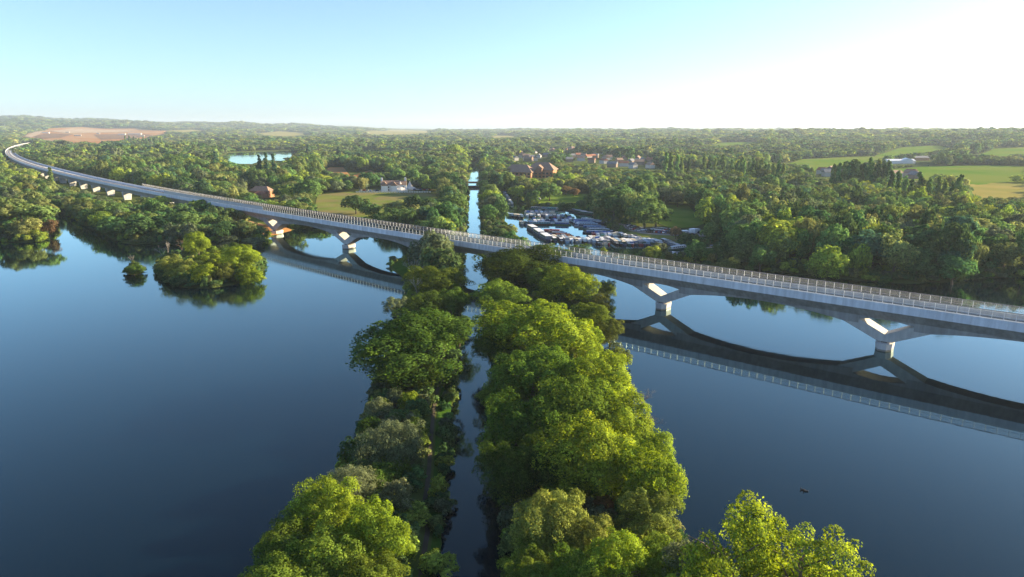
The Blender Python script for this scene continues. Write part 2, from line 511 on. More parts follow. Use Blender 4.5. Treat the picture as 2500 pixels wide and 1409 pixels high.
PATHM = surf('trodden_earth_path', (0.065, 0.058, 0.040), (0.095, 0.082, 0.060), 0.5, 0.95, 0.2, 4, spec=0.0)
VERGE = surf('verge_grass', (0.035, 0.085, 0.012), (0.060, 0.120, 0.018), 0.25, 0.95, 0.5, 4, spec=0.0)

SEEN = []       # outlines in the photograph that stay in view over the nearer trees
CLEAR = []      # outlines kept free of scattered trees
def F(tree_h, *pts):
    """a field seen over the trees in front of it: its near side runs on behind their tops"""
    SEEN.append(list(pts))
    m = sum(p[1] for p in pts) / len(pts)
    out = []
    for x, y in pts:
        X, Y = on_ground(x, y)
        if y > m:
            X, Y = on_ground(x, y + tree_h * FPX / max(Y, 300))
        out.append((X, Y))
    return out
def field(name, poly, mat, off=0.25, res=25, grow=0):
    CLEAR.append(poly)
    return drape(name, poly, mat, off, res)
field('meadow', F(3, (775, 478), (850, 470), (1010, 469), (1062, 476), (1070, 490), (1000, 500), (930, 520), (850, 536), (790, 520), (768, 500)), MEADOW, 0.22, 6)
field('lawn', G((1270, 492), (1300, 480), (1345, 478), (1440, 474), (1450, 505), (1440, 513), (1340, 505)), LAWN, 0.22, 5)
field('lawn', G((1575, 535), (1605, 500), (1680, 505), (1722, 545), (1700, 556), (1640, 560)), LAWN, 0.22, 5)
field('verge', G((1530, 566), (1640, 578), (1665, 590), (1640, 596), (1560, 587), (1525, 570)), MEADOW, 0.22, 4)
field('car_park', G((1505, 545), (1575, 558), (1640, 564), (1720, 566), (1725, 580), (1650, 578), (1570, 573), (1515, 560)), GRAVEL, 0.26, 4)
field('pasture_field', F(9, (1885, 398), (1960, 390), (2090, 383), (2148, 383), (2150, 391), (2095, 402), (1985, 404), (1900, 402)), PASTURE, 0.5, 30)
field('pasture_field', F(9, (2150, 417), (2250, 409), (2400, 405), (2560, 408), (2560, 432), (2480, 428), (2360, 436), (2290, 425), (2190, 424)), PASTURE, 0.5, 25)
field('golden_field', F(9, (2362, 452), (2430, 448), (2560, 450), (2560, 488), (2440, 484), (2395, 486), (2372, 470)), STUBBLE, 0.5, 20)
field('pasture_field', F(9, (2135, 372), (2200, 361), (2290, 356), (2325, 363), (2250, 374), (2160, 381)), PASTURE, 0.6, 40)
field('pasture_field', F(9, (2365, 376), (2430, 364), (2560, 357), (2560, 374), (2420, 380)), PASTURE, 0.6, 40)
field('pasture_field', F(9, (1720, 354), (1760, 349), (1845, 347), (1840, 352), (1770, 357)), PASTURE, 0.6, 40)
field('golden_field', F(9, (1185, 335), (1215, 331), (1258, 331), (1255, 336), (1210, 338)), STUBBLE, 0.8, 60)
field('golden_field', F(9, (630, 326), (680, 321), (740, 325), (745, 331), (690, 334), (645, 331)), STUBBLE, 0.8, 60)
field('golden_field', F(9, (890, 322), (960, 317), (1050, 320), (1040, 326), (960, 330), (905, 329)), STUBBLE, 0.8, 60)
field('bare_earth', F(8, (48, 336), (70, 326), (105, 321), (120, 314), (200, 311), (255, 315), (330, 314), (372, 319), (408, 320), (400, 329), (372, 333), (355, 340), (318, 338), (290, 345), (262, 346), (240, 352), (205, 347), (180, 352), (150, 343), (118, 346), (95, 338)), EARTH, 0.8, 40)
SAND = surf('pale_sand', (0.36, 0.25, 0.15), (0.42, 0.32, 0.21), 0.02, 0.95, spec=0.0)
SOIL = surf('dark_brown_soil', (0.15, 0.085, 0.045), (0.20, 0.12, 0.065), 0.02, 0.95, spec=0.0)
field('sand_patch', F(0, (120, 321), (175, 315), (300, 318), (330, 322), (240, 325), (160, 326)), SAND, 2.0, 40)
field('soil_patch', F(0, (230, 330), (330, 327), (380, 331), (320, 339), (250, 342)), SOIL, 2.0, 40)
field('soil_patch', F(0, (75, 334), (120, 327), (180, 329), (150, 337), (105, 340)), SOIL, 2.0, 40)
field('sand_patch', F(0, (60, 334), (85, 323), (110, 320), (95, 330), (75, 337)), SAND, 2.4, 40)
field('golden_field', F(8, (405, 320), (470, 317), (500, 320), (450, 324)), STUBBLE, 0.8, 60)
field('bare_earth', F(8, (795, 417), (805, 410), (838, 410), (856, 418), (905, 417), (930, 420), (890, 424), (830, 421)), EARTH, 0.6, 12)
field('bare_earth', G((545, 548), (600, 540), (660, 552), (712, 558), (706, 563), (660, 574), (600, 580), (556, 566)), EARTH, 0.2, 4)
CLEAR.append(G((1300, 617), (1400, 621), (1500, 625), (1562, 629), (1562, 662), (1440, 654), (1400, 640)))
field('grass_spit', G((958, 650), (968, 637), (1005, 627), (1035, 640), (1015, 672), (985, 672)), VERGE, 0.2, 3)

path = [(bank_l(y) - (2.3 if y < 90 else 3.4) - 0.3 * sin(y / 9), y) for y in range(20, 216, 6)]
drape('towpath', [(x - 0.34, y) for x, y in path] + [(x + 0.34, y) for x, y in reversed(path)], PATHM, 0.16, 2.5)
drape('canal_verge', [(x + 0.75, y) for x, y in path] + [(bank_l(y) - 0.3, y) for x, y in reversed(path)], VERGE, 0.12, 2.5)

# ------------------------------------------------------------------ the viaduct
viaduct = link('railway_viaduct', None, loc=(*line(0)[:2], 0))
tag(viaduct, 'long pale concrete railway viaduct on V-shaped piers curving across both lakes', 'viaduct')
VL = np.array([*line(0)[:2], 0.0])
V_PIERS = [-36.0, 27.7, 91.8, 147.5, 203.0, 261.0, 329.0]
L_PIERS = [391 + 46 * i for i in range(54)]
Z_RAIL, Z_TOP, Z_EDGE, Z_WEB = 14.9, 12.87, 10.76, 8.5

def soffit(l):
    """underside of the box girder"""
    ps = V_PIERS + [L_PIERS[0]]
    if l > ps[-1] or l < ps[0] - 30:
        return 7.4
    k = min(range(len(ps)), key=lambda i: abs(ps[i] - l))
    d = abs(l - ps[k])
    if ps[k] == L_PIERS[0]:
        return 7.4
    if d < 6.4:
        return 7.5 + 0.75 * (1 - (d / 6.4) ** 2)
    if d < 10.3:
        return 6.4
    nb = [p for p in ps if (p - ps[k]) * (l - ps[k]) > 0]
    span = min((abs(p - ps[k]) for p in nb), default=60)
    t = (d - 10.3) / max(span / 2 - 10.3, 1)
    return 6.4 + 1.75 * (1 - (1 - min(t, 1)) ** 2)

def loft(name, ls, section, mat, parent, closed=True, smooth=False):
    v, f = [], []
    k = None
    for l in ls:
        sec = section(l)
        k = len(sec)
        v += [tuple(np.array(B(l, o, z)) - VL) for o, z in sec]
    for i in range(len(ls) - 1):
        for j in range(k if closed else k - 1):
            a, b = i * k + j, i * k + (j + 1) % k
            f.append((a, b, b + k, a + k))
    if closed:
        f.append(tuple(reversed(range(k)))); f.append(tuple(range((len(ls) - 1) * k, len(ls) * k)))
    me = bpy.data.meshes.new(name); me.from_pydata(v, [], f); me.materials.append(mat); me.update()
    return link(name, me, parent)

def girder_section(l):
    s = soffit(l)
    W = deck_w(l)
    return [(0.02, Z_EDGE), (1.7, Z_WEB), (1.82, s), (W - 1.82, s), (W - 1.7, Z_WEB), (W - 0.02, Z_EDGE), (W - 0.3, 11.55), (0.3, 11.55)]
cuts = [-100] + V_PIERS + [L_PIERS[0]]
for a, b in zip(cuts, cuts[1:]):
    ls = sorted(set([a + 0.006, b - 0.006] + [x for p in V_PIERS for x in (p - 10.31, p - 10.29, p - 6.41, p - 6.39, p + 6.39, p + 6.41, p + 10.29, p + 10.31)
                     if a < x < b] + [x for x in np.arange(a + 1, b - 1, 1.6)]))
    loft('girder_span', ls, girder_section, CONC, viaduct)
far_cuts = [L_PIERS[0]] + [L_PIERS[0] + 230 * i for i in range(1, 11)]
for a, b in zip(far_cuts, far_cuts[1:]):
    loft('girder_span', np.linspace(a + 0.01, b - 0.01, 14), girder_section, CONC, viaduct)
DECKM = surf('pale_deck_concrete', (0.44, 0.44, 0.43), (0.52, 0.52, 0.51), 0.3, 0.8)
loft('deck_surface', np.concatenate([np.arange(-100, 400, 6.0), np.arange(400, 2690, 20.0)]), lambda l: [(0.45, 11.555), (deck_w(l) - 0.45, 11.555)], DECKM, viaduct, closed=False)
# low track slabs on the deck
for o in (2.0, 5.3, 10.4):
    loft('track_slab', np.concatenate([np.arange(-100, 400, 6.0), np.arange(400, 2690, 20.0)]) if o < 10 else np.arange(960, 2690, 20.0),
         lambda l, o=o: [(o, 11.565), (o, 11.85), (o + 1.5, 11.85), (o + 1.5, 11.565)], GRAVEL, viaduct)

# V piers
def o_at(z):                      # the pier narrows towards the water
    t = (z - 2.3) / (Z_WEB - 2.3)
    return 2.55 - 0.83 * t
def make_leg():
    """one leg of the V in pier coordinates: x along the deck, y across it"""
    prof = [(0.0, 2.32), (1.75, 2.32), (10.3, 6.398), (10.3, 8.49), (6.4, 8.49), (6.4, 7.49), (0.0, 4.3)]
    n = len(prof)
    v = [(x, o_at(z), z) for x, z in prof] + [(x, DECK_W - o_at(z), z) for x, z in prof]
    f = [tuple(range(n)), tuple(reversed(range(n, 2 * n)))]
    for i in range(n - 1):
        f.append((i + 1, i, n + i, n + i + 1))
    bm = bmesh.new()
    vs = [bm.verts.new(p) for p in v]
    for q in f:
        bm.faces.new([vs[i] for i in q])
    bmesh.ops.triangulate(bm, faces=[bm.faces[0], bm.faces[1]] if False else [])
    bmesh.ops.recalc_face_normals(bm, faces=bm.faces[:])
    me = bpy.data.meshes.new('leg'); bm.to_mesh(me); bm.free(); me.materials.append(PIERM)
    return me
LEG = make_leg()
LEG_M = LEG.copy()
for v in LEG_M.vertices: v.co.x *= -1
LEG_M.flip_normals()
mb = MB()
c = DECK_W / 2
hexa = [(-1.9, c - 1.5), (-0.9, c - 3.1), (0.9, c - 3.1), (1.9, c - 1.5), (1.9, c + 1.5), (0.9, c + 3.1), (-0.9, c + 3.1), (-1.9, c + 1.5)]
mb.prism(hexa, -2.5, 0.42, 1, top=1.0)
mb.prism([(x, y) for x, y in hexa], 0.421, 1.95, 0, top=1.06)
BASE = mb.mesh('pier_base', [BASEM, WETM])
mb = MB()
for y in (c - 1.4, c + 1.4):
    mb.box(-0.7, 0.7, y - 0.5, y + 0.5, 1.95, 2.33)
BEAR = mb.mesh('bearing', RAILM)
for p in V_PIERS:
    x, y, ph = line(p)
    e = link('pier', None, viaduct, (x - VL[0], y - VL[1], 0), ph - pi)
    # pier axis: local +x points to the right along the deck, local +y away from the camera
    e.rotation_euler = (0, 0, ph + pi)
    for me in (LEG, LEG_M):
        link('leg', me, e)
    link('pier_base', BASE, e)
    link('bearing', BEAR, e)
mb = MB()
zt = 7.42
prof_b, prof_t = (1.35, 2.2), (1.5, 3.3)
vb = [(-prof_b[0], c - prof_b[1], -0.6), (prof_b[0], c - prof_b[1], -0.6), (prof_b[0], c + prof_b[1], -0.6), (-prof_b[0], c + prof_b[1], -0.6)]
vt = [(-prof_t[0], c - prof_t[1], zt), (prof_t[0], c - prof_t[1], zt), (prof_t[0], c + prof_t[1], zt), (-prof_t[0], c + prof_t[1], zt)]
mb.add(vb + vt, [(3, 2, 1, 0), (4, 5, 6, 7), (0, 1, 5, 4), (1, 2, 6, 5), (2, 3, 7, 6), (3, 0, 4, 7)])
LANDPIER = mb.mesh('land_pier', BASEM)
for p in L_PIERS[:50]:
    x, y, ph = line(p)
    link('land_pier', LANDPIER, viaduct, (x - VL[0], y - VL[1], gz(x, y) * 0 + 0), ph + pi)

# parapets: separate precast panels where the photograph shows the joints
PAN = 3.55
mb = MB()
mb.add([(0.012, 0.0, Z_EDGE + 0.004), (PAN - 0.012, 0.0, Z_EDGE + 0.004), (PAN - 0.012, 0.22, Z_TOP), (0.012, 0.22, Z_TOP),
        (0.012, 0.34, Z_EDGE + 0.004), (PAN - 0.012, 0.34, Z_EDGE + 0.004), (PAN - 0.012, 0.50, Z_TOP), (0.012, 0.50, Z_TOP)],
       [(0, 1, 2, 3), (5, 4, 7, 6), (3, 2, 6, 7), (1, 0, 4, 5), (0, 3, 7, 4), (1, 5, 6, 2)])
PANEL = mb.mesh('parapet_panel', PARA)
def on_line(name, me, l, side, parent, length):
    """a straight piece laid along the near (0) or far (1) edge, its local x running to the right"""
    if side == 0:
        x, y, ph = line(l + length, 0); return link(name, me, parent, (x - VL[0], y - VL[1], 0), ph + pi)
    x, y, ph = line(l, DECK_W); return link(name, me, parent, (x - VL[0], y - VL[1], 0), ph)
NP = 102
for i in range(NP):
    on_line('parapet_panel', PANEL, -8 + i * PAN, 0, viaduct, PAN)
    on_line('parapet_panel', PANEL, -8 + i * PAN, 1, viaduct, PAN)
l_end = -8 + NP * PAN
def para_sec(side, l):
    pts = [(0.0, Z_EDGE + 0.004), (0.22, Z_TOP), (0.50, Z_TOP), (0.34, Z_EDGE + 0.004)]
    return pts if side == 0 else [(deck_w(l) - o, z) for o, z in pts]
for s in (0, 1):
    loft('parapet', list(np.arange(l_end + 0.02, 600, 8)) + list(np.arange(600, 2690, 20)), lambda l, s=s: para_sec(s, l), PARA, viaduct)
    loft('parapet', list(np.arange(-100, -8, 8)) + [-8.02], lambda l, s=s: para_sec(s, l), PARA, viaduct)

# barrier bays: post, rails and a clear pane
BAY = 2.3
def bay_mesh(n=1, pane=False, skip_post=False):
    mb = MB()
    for i in range(n):
        x0 = i * BAY
        if pane:
            mb.box(x0 + 0.07, x0 + BAY - 0.07, 0.345, 0.365, Z_TOP + 0.16, Z_RAIL - 0.12)
        else:
            mb.box(x0 - 0.05, x0 + 0.05, 0.27, 0.44, Z_TOP + 0.002, Z_RAIL - 0.121, 0)
            mb.box(x0 + 0.061, x0 + BAY - 0.061, 0.30, 0.41, Z_TOP + 0.04, Z_TOP + 0.155, 0)
            mb.box(x0 + 0.061, x0 + BAY - 0.061, 0.31, 0.34, Z_TOP + 0.70, Z_TOP + 0.78, 0)
            mb.box(x0 + 0.003, x0 + BAY - 0.003, 0.27, 0.44, Z_RAIL - 0.12, Z_RAIL, 1)
    return mb
POSTM = surf('barrier_post_steel', (0.60, 0.60, 0.59), (0.67, 0.67, 0.66), 2, 0.45, spec=0.5)
BAYF = bay_mesh().mesh('barrier_bay', [POSTM, RAILM])
BAYP = bay_mesh(pane=True).mesh('pane', PANE)
NB = 149
for s in (0, 1):
    for i in range(NB):
        o = on_line('barrier_bay', BAYF, -8 + i * BAY, s, viaduct, BAY)
        link('pane', BAYP, o)
def far_bays(name, l0, n, side, with_pane, mats):
    mb = MB()
    for i in range(n):
        src = bay_mesh()
        x, y, ph = line(l0 + i * BAY, deck_w(l0 + i * BAY)) if side else line(l0 + (i + 1) * BAY, 0)
        a = ph if side else ph + pi
        tr = lambda p: (x - VL[0] + p[0] * cos(a) - p[1] * sin(a), y - VL[1] + p[0] * sin(a) + p[1] * cos(a), p[2])
        mb.add([tr(p) for p in src.v], src.f); mb.m[-len(src.f):] = src.m
        if with_pane:
            pn = bay_mesh(pane=True)
            mb.add([tr(p) for p in pn.v], pn.f, 2)
    return tag(link(name, mb.mesh(name, mats), viaduct), kind='stuff')
OPAQUE = surf('blue_grey_screen', (0.34, 0.38, 0.42), (0.40, 0.44, 0.47), 1, 0.5)
far_bays('far_barrier', -8 + NB * BAY, 95, 1, True, [POSTM, RAILM, PANE])
far_bays('screen_barrier', -8 + NB * BAY, 62, 0, True, [OPAQUE, RAILM, OPAQUE])
far_bays('near_barrier_end', -8 - 30 * BAY, 30, 0, True, [POSTM, RAILM, PANE])
far_bays('far_barrier_end', -8 - 30 * BAY, 30, 1, True, [POSTM, RAILM, PANE])

# ------------------------------------------------------------------ trees: crowns of leaf faces gathered in clumps
R0 = {'round': 0.42, 'tall': 0.31, 'poplar': 0.12, 'conifer': 0.17, 'shrub': 0.50, 'willow': 0.47, 'airy': 0.45}
def make_crown(name, seed, n_leaf, leaf, kind='round', puffs=42):
    """unit tree: 1 high, crown about 0.42 wide each way for the round kinds"""
    r = np.random.default_rng(seed)
    if kind == 'round':
        c0, ax = np.array([0, 0, 0.50]), np.array([0.42, 0.42, 0.46])
    elif kind == 'airy':
        c0, ax = np.array([0, 0, 0.52]), np.array([0.44, 0.44, 0.48])
    elif kind == 'tall':
        c0, ax = np.array([0, 0, 0.70]), np.array([0.30, 0.30, 0.29])
    elif kind == 'poplar':
        c0, ax = np.array([0, 0, 0.54]), np.array([0.105, 0.105, 0.46])
    elif kind == 'conifer':
        c0, ax = np.array([0, 0, 0.52]), np.array([0.17, 0.17, 0.48])
    elif kind == 'shrub':
        c0, ax = np.array([0, 0, 0.42]), np.array([0.50, 0.50, 0.56])
    elif kind == 'willow':
        c0, ax = np.array([0, 0, 0.53]), np.array([0.46, 0.46, 0.46])
    # lobes: a few big masses, each carrying small puffs, so the outline is uneven
    nl = {'round': 9, 'airy': 13, 'tall': 8, 'poplar': 9, 'conifer': 10, 'shrub': 8, 'willow': 8}[kind]
    pc, pr = [], []
    for i in range(nl):
        d = r.normal(size=3); d /= np.linalg.norm(d)
        if d[2] < -0.75: d[2] *= -0.6
        if kind in ('poplar', 'conifer'):
            zz = -0.92 + 1.84 * (i + 0.5) / nl
            w = math.sqrt(max(1 - zz * zz, 0.02)) if kind == 'poplar' else (0.95 - 0.85 * (zz + 1) / 2)
            a = r.uniform(0, 2 * pi)
            lc = np.array([cos(a) * w * 0.3, sin(a) * w * 0.3, zz]); lr = 0.62 * w + 0.12
        else:
            lc = d * (r.uniform(0.40, 0.66) if kind != 'airy' else r.uniform(0.45, 0.8)); lr = r.uniform(0.38, 0.60) * (0.72 if kind == 'airy' else 1)
        m = max(3, puffs // nl)
        for _ in range(m):
            e = r.normal(size=3); e /= np.linalg.norm(e)
            if e[2] < -0.75: e[2] *= -0.5
            sc = np.array([1, 1, 0.35]) if kind in ('poplar', 'conifer') else np.ones(3)
            pc.append((lc + e * sc * lr * r.uniform(0.55, 1.08))); pr.append(lr * (r.uniform(0.34, 0.58) if puffs < 100 else r.uniform(0.20, 0.44)))
        pc.append(lc); pr.append(lr * 0.72)
    pc = np.array(pc); pr = np.array(pr)
    if kind in ('poplar', 'conifer'):
        prz = pr * 0.42
    else:
        prz = pr
    k = r.choice(len(pc), size=int(n_leaf * 1.9), p=pr ** 2 / (pr ** 2).sum())
    d = r.normal(size=(len(k), 3)); d /= np.linalg.norm(d, axis=1)[:, None]
    d[:, 2] = np.where((d[:, 2] < -0.6), -d[:, 2], d[:, 2])
    rad = r.uniform(0.72, 1.08, size=len(k)) + (r.random(len(k)) < 0.10) * r.uniform(0, 0.40, len(k))
    pos = pc[k] + d * np.stack([pr[k], pr[k], prz[k]], 1) * rad[:, None]
    inside = np.zeros(len(k), int)
    for j in range(len(pc)):
        q = (pos - pc[j]) / np.array([pr[j], pr[j], prz[j]])
        inside += ((q * q).sum(1) < 0.62)
    keep = (inside == 0) | (r.random(len(k)) < 0.10)
    pos, d, k = pos[keep][:n_leaf], d[keep][:n_leaf], k[keep][:n_leaf]
    n = len(pos)
    if kind == 'willow':        # hanging sprays
        dr = r.random(n) ** 2 * 0.45 * np.clip(np.hypot(pos[:, 0], pos[:, 1]), 0, 1)
        pos[:, 2] -= dr
    P3 = c0 + pos * ax
    rr = np.percentile(np.hypot(P3[:, 0], P3[:, 1]), 96)
    P3[:, :2] *= R0[kind] / rr
    zt_ = np.percentile(P3[:, 2], 99.3)
    P3[:, 2] /= zt_
    P3[:, 2] = np.maximum(P3[:, 2], 0.03 + 0.05 * r.random(n))
    out = pos / (np.linalg.norm(pos, axis=1)[:, None] + 1e-6)
    nrm = d * 0.7 + out * 0.55 + r.normal(size=(n, 3)) * 0.55
    nrm /= np.linalg.norm(nrm, axis=1)[:, None]
    up = np.array([0, 0, 1.0]) if kind != 'willow' else np.array([0, 0, 1.0])
    t = np.cross(nrm, r.normal(size=(n, 3)) + (2.5 * up if kind in ('willow', 'poplar', 'conifer') else 0)); t /= np.linalg.norm(t, axis=1)[:, None] + 1e-9
    b = np.cross(nrm, t)
    sz = leaf * r.uniform(0.65, 1.35, size=n)[:, None]
    if kind == 'willow':
        t *= 0.55; b *= 1.6
    v = np.stack([P3 - t * sz * 0.5, P3 - b * sz * 0.62 + nrm * sz * 0.10, P3 + t * sz * 0.5, P3 + b * sz * 0.62 + nrm * sz * 0.10], 1).reshape(-1, 3)
    f = np.arange(4 * n).reshape(-1, 4)
    me = mesh_np(name, v, f, [LEAF['mid']], smooth=True)
    a = me.attributes.new('v', 'FLOAT', 'POINT')
    pv = r.uniform(0.78, 1.18, size=len(pc))
    val = pv[k] * r.uniform(0.55, 1.45, size=n)
    a.data.foreach_set('value', np.repeat(val, 4).astype(np.float32))
    sn = d * 0.55 + out * 0.30 + nrm * 0.75
    sn /= np.linalg.norm(sn, axis=1)[:, None]
    me.normals_split_custom_set_from_vertices(np.repeat(sn, 4, axis=0).astype(np.float32))
    return me

def make_trunk(name, seed, kind='round'):
    r = random.Random(seed)
    mb = MB()
    base = {'round': 0.030, 'airy': 0.022, 'tall': 0.020, 'poplar': 0.016, 'conifer': 0.018, 'shrub': 0.020, 'willow': 0.034}[kind]
    top = {'round': 0.55, 'airy': 0.75, 'tall': 0.80, 'poplar': 0.85, 'conifer': 0.92, 'shrub': 0.4, 'willow': 0.5}[kind]
    lean = (r.uniform(-.05, .05), r.uniform(-.05, .05))
    path = [(lean[0] * t * 2 * t + r.uniform(-.006, .006), lean[1] * t * 2 * t + r.uniform(-.006, .006), top * t - 0.05 * (t == 0)) for t in (0, .12, .3, .5, .75, 1)]
    mb.tube(path, [base * 1.35, base, base * .85, base * .7, base * .5, base * .2], 7)
    for i in range({'round': 7, 'airy': 16, 'tall': 6, 'poplar': 5, 'conifer': 6, 'shrub': 5, 'willow': 7}[kind]):
        t = r.uniform(.28, .9); z = top * t; a = r.uniform(0, 2 * pi)
        L = r.uniform(.18, .32) * (0.3 if kind in ('poplar', 'conifer') else 1)
        p0 = (lean[0] * t * 2 * t, lean[1] * t * 2 * t, z)
        p1 = (p0[0] + cos(a) * L * .5, p0[1] + sin(a) * L * .5, z + L * .45)
        p2 = (p0[0] + cos(a + .3) * L, p0[1] + sin(a + .3) * L, z + L * .8)
        mb.tube([p0, p1, p2], [base * .5, base * .32, base * .1], 5)
    return mb.mesh(name, BARK)

def make_bare(name, seed, mat, depth_=4, spread=0.55):
    r = random.Random(seed)
    mb = MB()
    def grow(p, d, L, rad, n):
        q = (p[0] + d[0] * L, p[1] + d[1] * L, p[2] + d[2] * L)
        mid = tuple((a + b) / 2 + r.uniform(-.05, .05) * L for a, b in zip(p, q))
        mb.tube([p, mid, q], [rad, rad * .82, rad * .6], 5 if n > 2 else 4)
        if n == 0: return
        for _ in range(r.choice((2, 3, 3)) if n < depth_ else 3):
            e = [d[i] + r.uniform(-spread, spread) * (1.2 if i < 2 else .5) for i in range(3)]
            e[2] = max(e[2], 0.12)
            m = math.sqrt(sum(x * x for x in e)); e = [x / m for x in e]
            grow(q, e, L * r.uniform(.55, .8), rad * .58, n - 1)
    grow((0, 0, -0.03), (r.uniform(-.06, .06), r.uniform(-.06, .06), 1), 0.36, 0.020, depth_)
    return mb.mesh(name, mat)

CROWN = {}
def bank(kind, lod, count, n_leaf, leaf, puffs):
    CROWN[kind, lod] = [make_crown('%s_crown' % kind, 1000 + 37 * i + hash((len(kind), lod)) % 97, n_leaf, leaf, kind, puffs) for i in range(count)]
bank('round', 0, 7, 34000, 0.0155, 230)
bank('airy', 0, 2, 17000, 0.0145, 200)
bank('willow', 0, 3, 20000, 0.018, 120)
bank('shrub', 0, 3, 12000, 0.029, 120)
bank('round', 1, 7, 5200, 0.042, 90)
bank('tall', 1, 3, 2600, 0.046, 60)
bank('shrub', 1, 3, 2200, 0.068, 60)
bank('willow', 1, 2, 2600, 0.055, 50)
bank('poplar', 1, 3, 1500, 0.040, 60)
bank('conifer', 1, 2, 2000, 0.042, 70)
bank('round', 2, 5, 620, 0.125, 45)
bank('poplar', 2, 2, 350, 0.075, 40)
bank('round', 3, 3, 130, 0.27, 30)
TRUNK = {k: [make_trunk('%s_trunk' % k, 50 + i, k) for i in range(2)] for k in ('round', 'tall', 'poplar', 'conifer', 'shrub', 'willow', 'airy')}
BARE_T = [make_bare('branches', 5 + i, PALE_BARK, 5, 0.5) for i in range(3)]
TWIG = surf('brown_twigs', (0.16, 0.115, 0.075), (0.24, 0.18, 0.12), 2, 0.9)
TWIG_T = [make_bare('branches', 25 + i, TWIG, 6, 0.75) for i in range(3)]

rnd = random.Random(11)
NAME = {'round': 'broadleaf_tree', 'tall': 'tall_tree', 'poplar': 'poplar_tree', 'conifer': 'conifer_tree', 'shrub': 'shrub', 'willow': 'willow_tree', 'airy': 'broadleaf_tree'}
def tree(kind, lod, X, Y, h, r, tone, label, group=None, z=None, rz=None, var=None):
    e = link(NAME[kind], None, loc=(X, Y, gz(X, Y) if z is None else z), rz=rnd.uniform(0, 2 * pi) if rz is None else rz)
    tag(e, label, 'shrub' if kind == 'shrub' else 'tree', group)
    bank_ = CROWN[kind, lod]
    me = bank_[rnd.randrange(len(bank_)) if var is None else var % len(bank_)]
    c = link('crown', me, e)
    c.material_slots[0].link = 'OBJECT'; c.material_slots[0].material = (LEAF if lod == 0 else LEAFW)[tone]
    s = (r / R0[kind], r / R0[kind] * rnd.uniform(.92, 1.08), h)
    c.scale = s
    t = link('trunk', rnd.choice(TRUNK[kind]), e)
    k = 0.5 * (s[0] + h) if kind != 'shrub' else h
    t.scale = (min(s[0], h * 1.3), min(s[1], h * 1.3), h)
    return e

def bare(X, Y, h, r, label, me, name='dead_tree', cat='tree', group=None):
    e = link(name, None, loc=(X, Y, max(gz(X, Y), 0.0)), rz=rnd.uniform(0, 6))
    tag(e, label, cat, group)
    b = link('branches', me, e); b.scale = (r / 0.45, r / 0.45, h)
    return e

TREES_XY = []     # (x, y, r) of placed trees, so scattered ones keep away
def px_tree(cx, cy, rp, h, kind, tone, label, lod=0, group=None, clampx=None, dx=0.0, var=None):
    zc = (0.56 if kind != 'shrub' else 0.45) * h + 0.8
    X, Y = at(cx, cy, zc)
    r = (1.06 if lod or kind == 'shrub' else 1.24) * rp * depth(X, Y, zc) / FPX
    TREES_XY.append((X, Y, r))
    return tree(kind, lod, X, Y, h, r, tone, label, group, z=max(gz(X, Y), -0.4), var=var)

# ---- the strip left of the canal
LS = 'trees on the towpath strip left of the canal'
for a in [
    (1012, 848, 128, 15.5, 'round', 'dark', 'biggest dark round tree overhanging the canal on the towpath strip'),
    (1070, 690, 60, 11.0, 'round', 'mid', 'dense round green tree below the viaduct on the towpath strip'),
    (1018, 634, 28, 9.5, 'round', 'olive', 'slim olive tree at the viaduct on the grassy spit'),
    (1108, 668, 26, 8.0, 'round', 'dark', 'narrow dark tree at the canal edge below the viaduct'),
    (1100, 735, 40, 9.0, 'round', 'dark', 'dark tree between the bare pale trees and the big round tree'),
    (1040, 745, 42, 8.0, 'round', 'dark', 'shaded low tree behind the biggest dark round tree'),
    (965, 742, 36, 6.0, 'shrub', 'grey', 'grey wispy shrub leaning over the left lake'),
    (1120, 800, 40, 9.0, 'round', 'dark', 'dark tree right behind the biggest round tree by the canal'),
    (1000, 990, 27, 4.2, 'shrub', 'bright', 'small round sunlit bush clipped like a ball beside the towpath'),
    (1035, 935, 36, 6.5, 'shrub', 'dark', 'dark shaded bush hanging over the start of the towpath'),
    (985, 930, 46, 7.0, 'shrub', 'dark', 'dark shaded bush under the biggest round tree'),
    (930, 1005, 32, 5.0, 'shrub', 'grey', 'pale grey bush on the lake edge below the big tree'),
    (905, 1050, 36, 4.5, 'shrub', 'dark', 'low dark bush on the lake edge left of the grey willow'),
    (955, 1090, 76, 8.5, 'willow', 'grey', 'big grey-green drooping willow left of the towpath'),
    (1005, 1060, 32, 4.2, 'shrub', 'dark', 'dark bush between the grey willow and the towpath'),
    (885, 1115, 48, 6.0, 'shrub', 'dark', 'dark bush left of the big grey willow'),
    (870, 1200, 66, 7.0, 'willow', 'grey', 'grey dome-shaped willow behind the bright yellow-green tree'),
    (940, 1185, 52, 5.0, 'shrub', 'dark', 'dark green bush between two grey willows'),
    (970, 1230, 44, 5.0, 'shrub', 'grey', 'greyish twiggy bush beside the towpath near the bottom'),
    (985, 1160, 30, 4.0, 'shrub', 'mid', 'green bush beside the towpath below the grey willow'),
    (785, 1262, 74, 11.0, 'round', 'bright', 'bright yellow-green pointed tree on the lake edge at bottom left'),
    (918, 1322, 70, 10.5, 'round', 'bright', 'bright yellow-green round tree beside the towpath at bottom'),
    (712, 1340, 74, 9.0, 'round', 'mid', 'feathery green tree at the far bottom left over the lake'),
    (810, 1385, 80, 9.0, 'round', 'mid', 'shaded green tree at bottom between two bright trees'),
    (905, 1440, 80, 8.0, 'round', 'mid', 'green tree cut by the bottom edge left of the towpath'),
    (690, 1440, 90, 9.0, 'round', 'mid', 'green tree at the bottom left corner of the strip'),
]:
    px_tree(*a, group=LS)
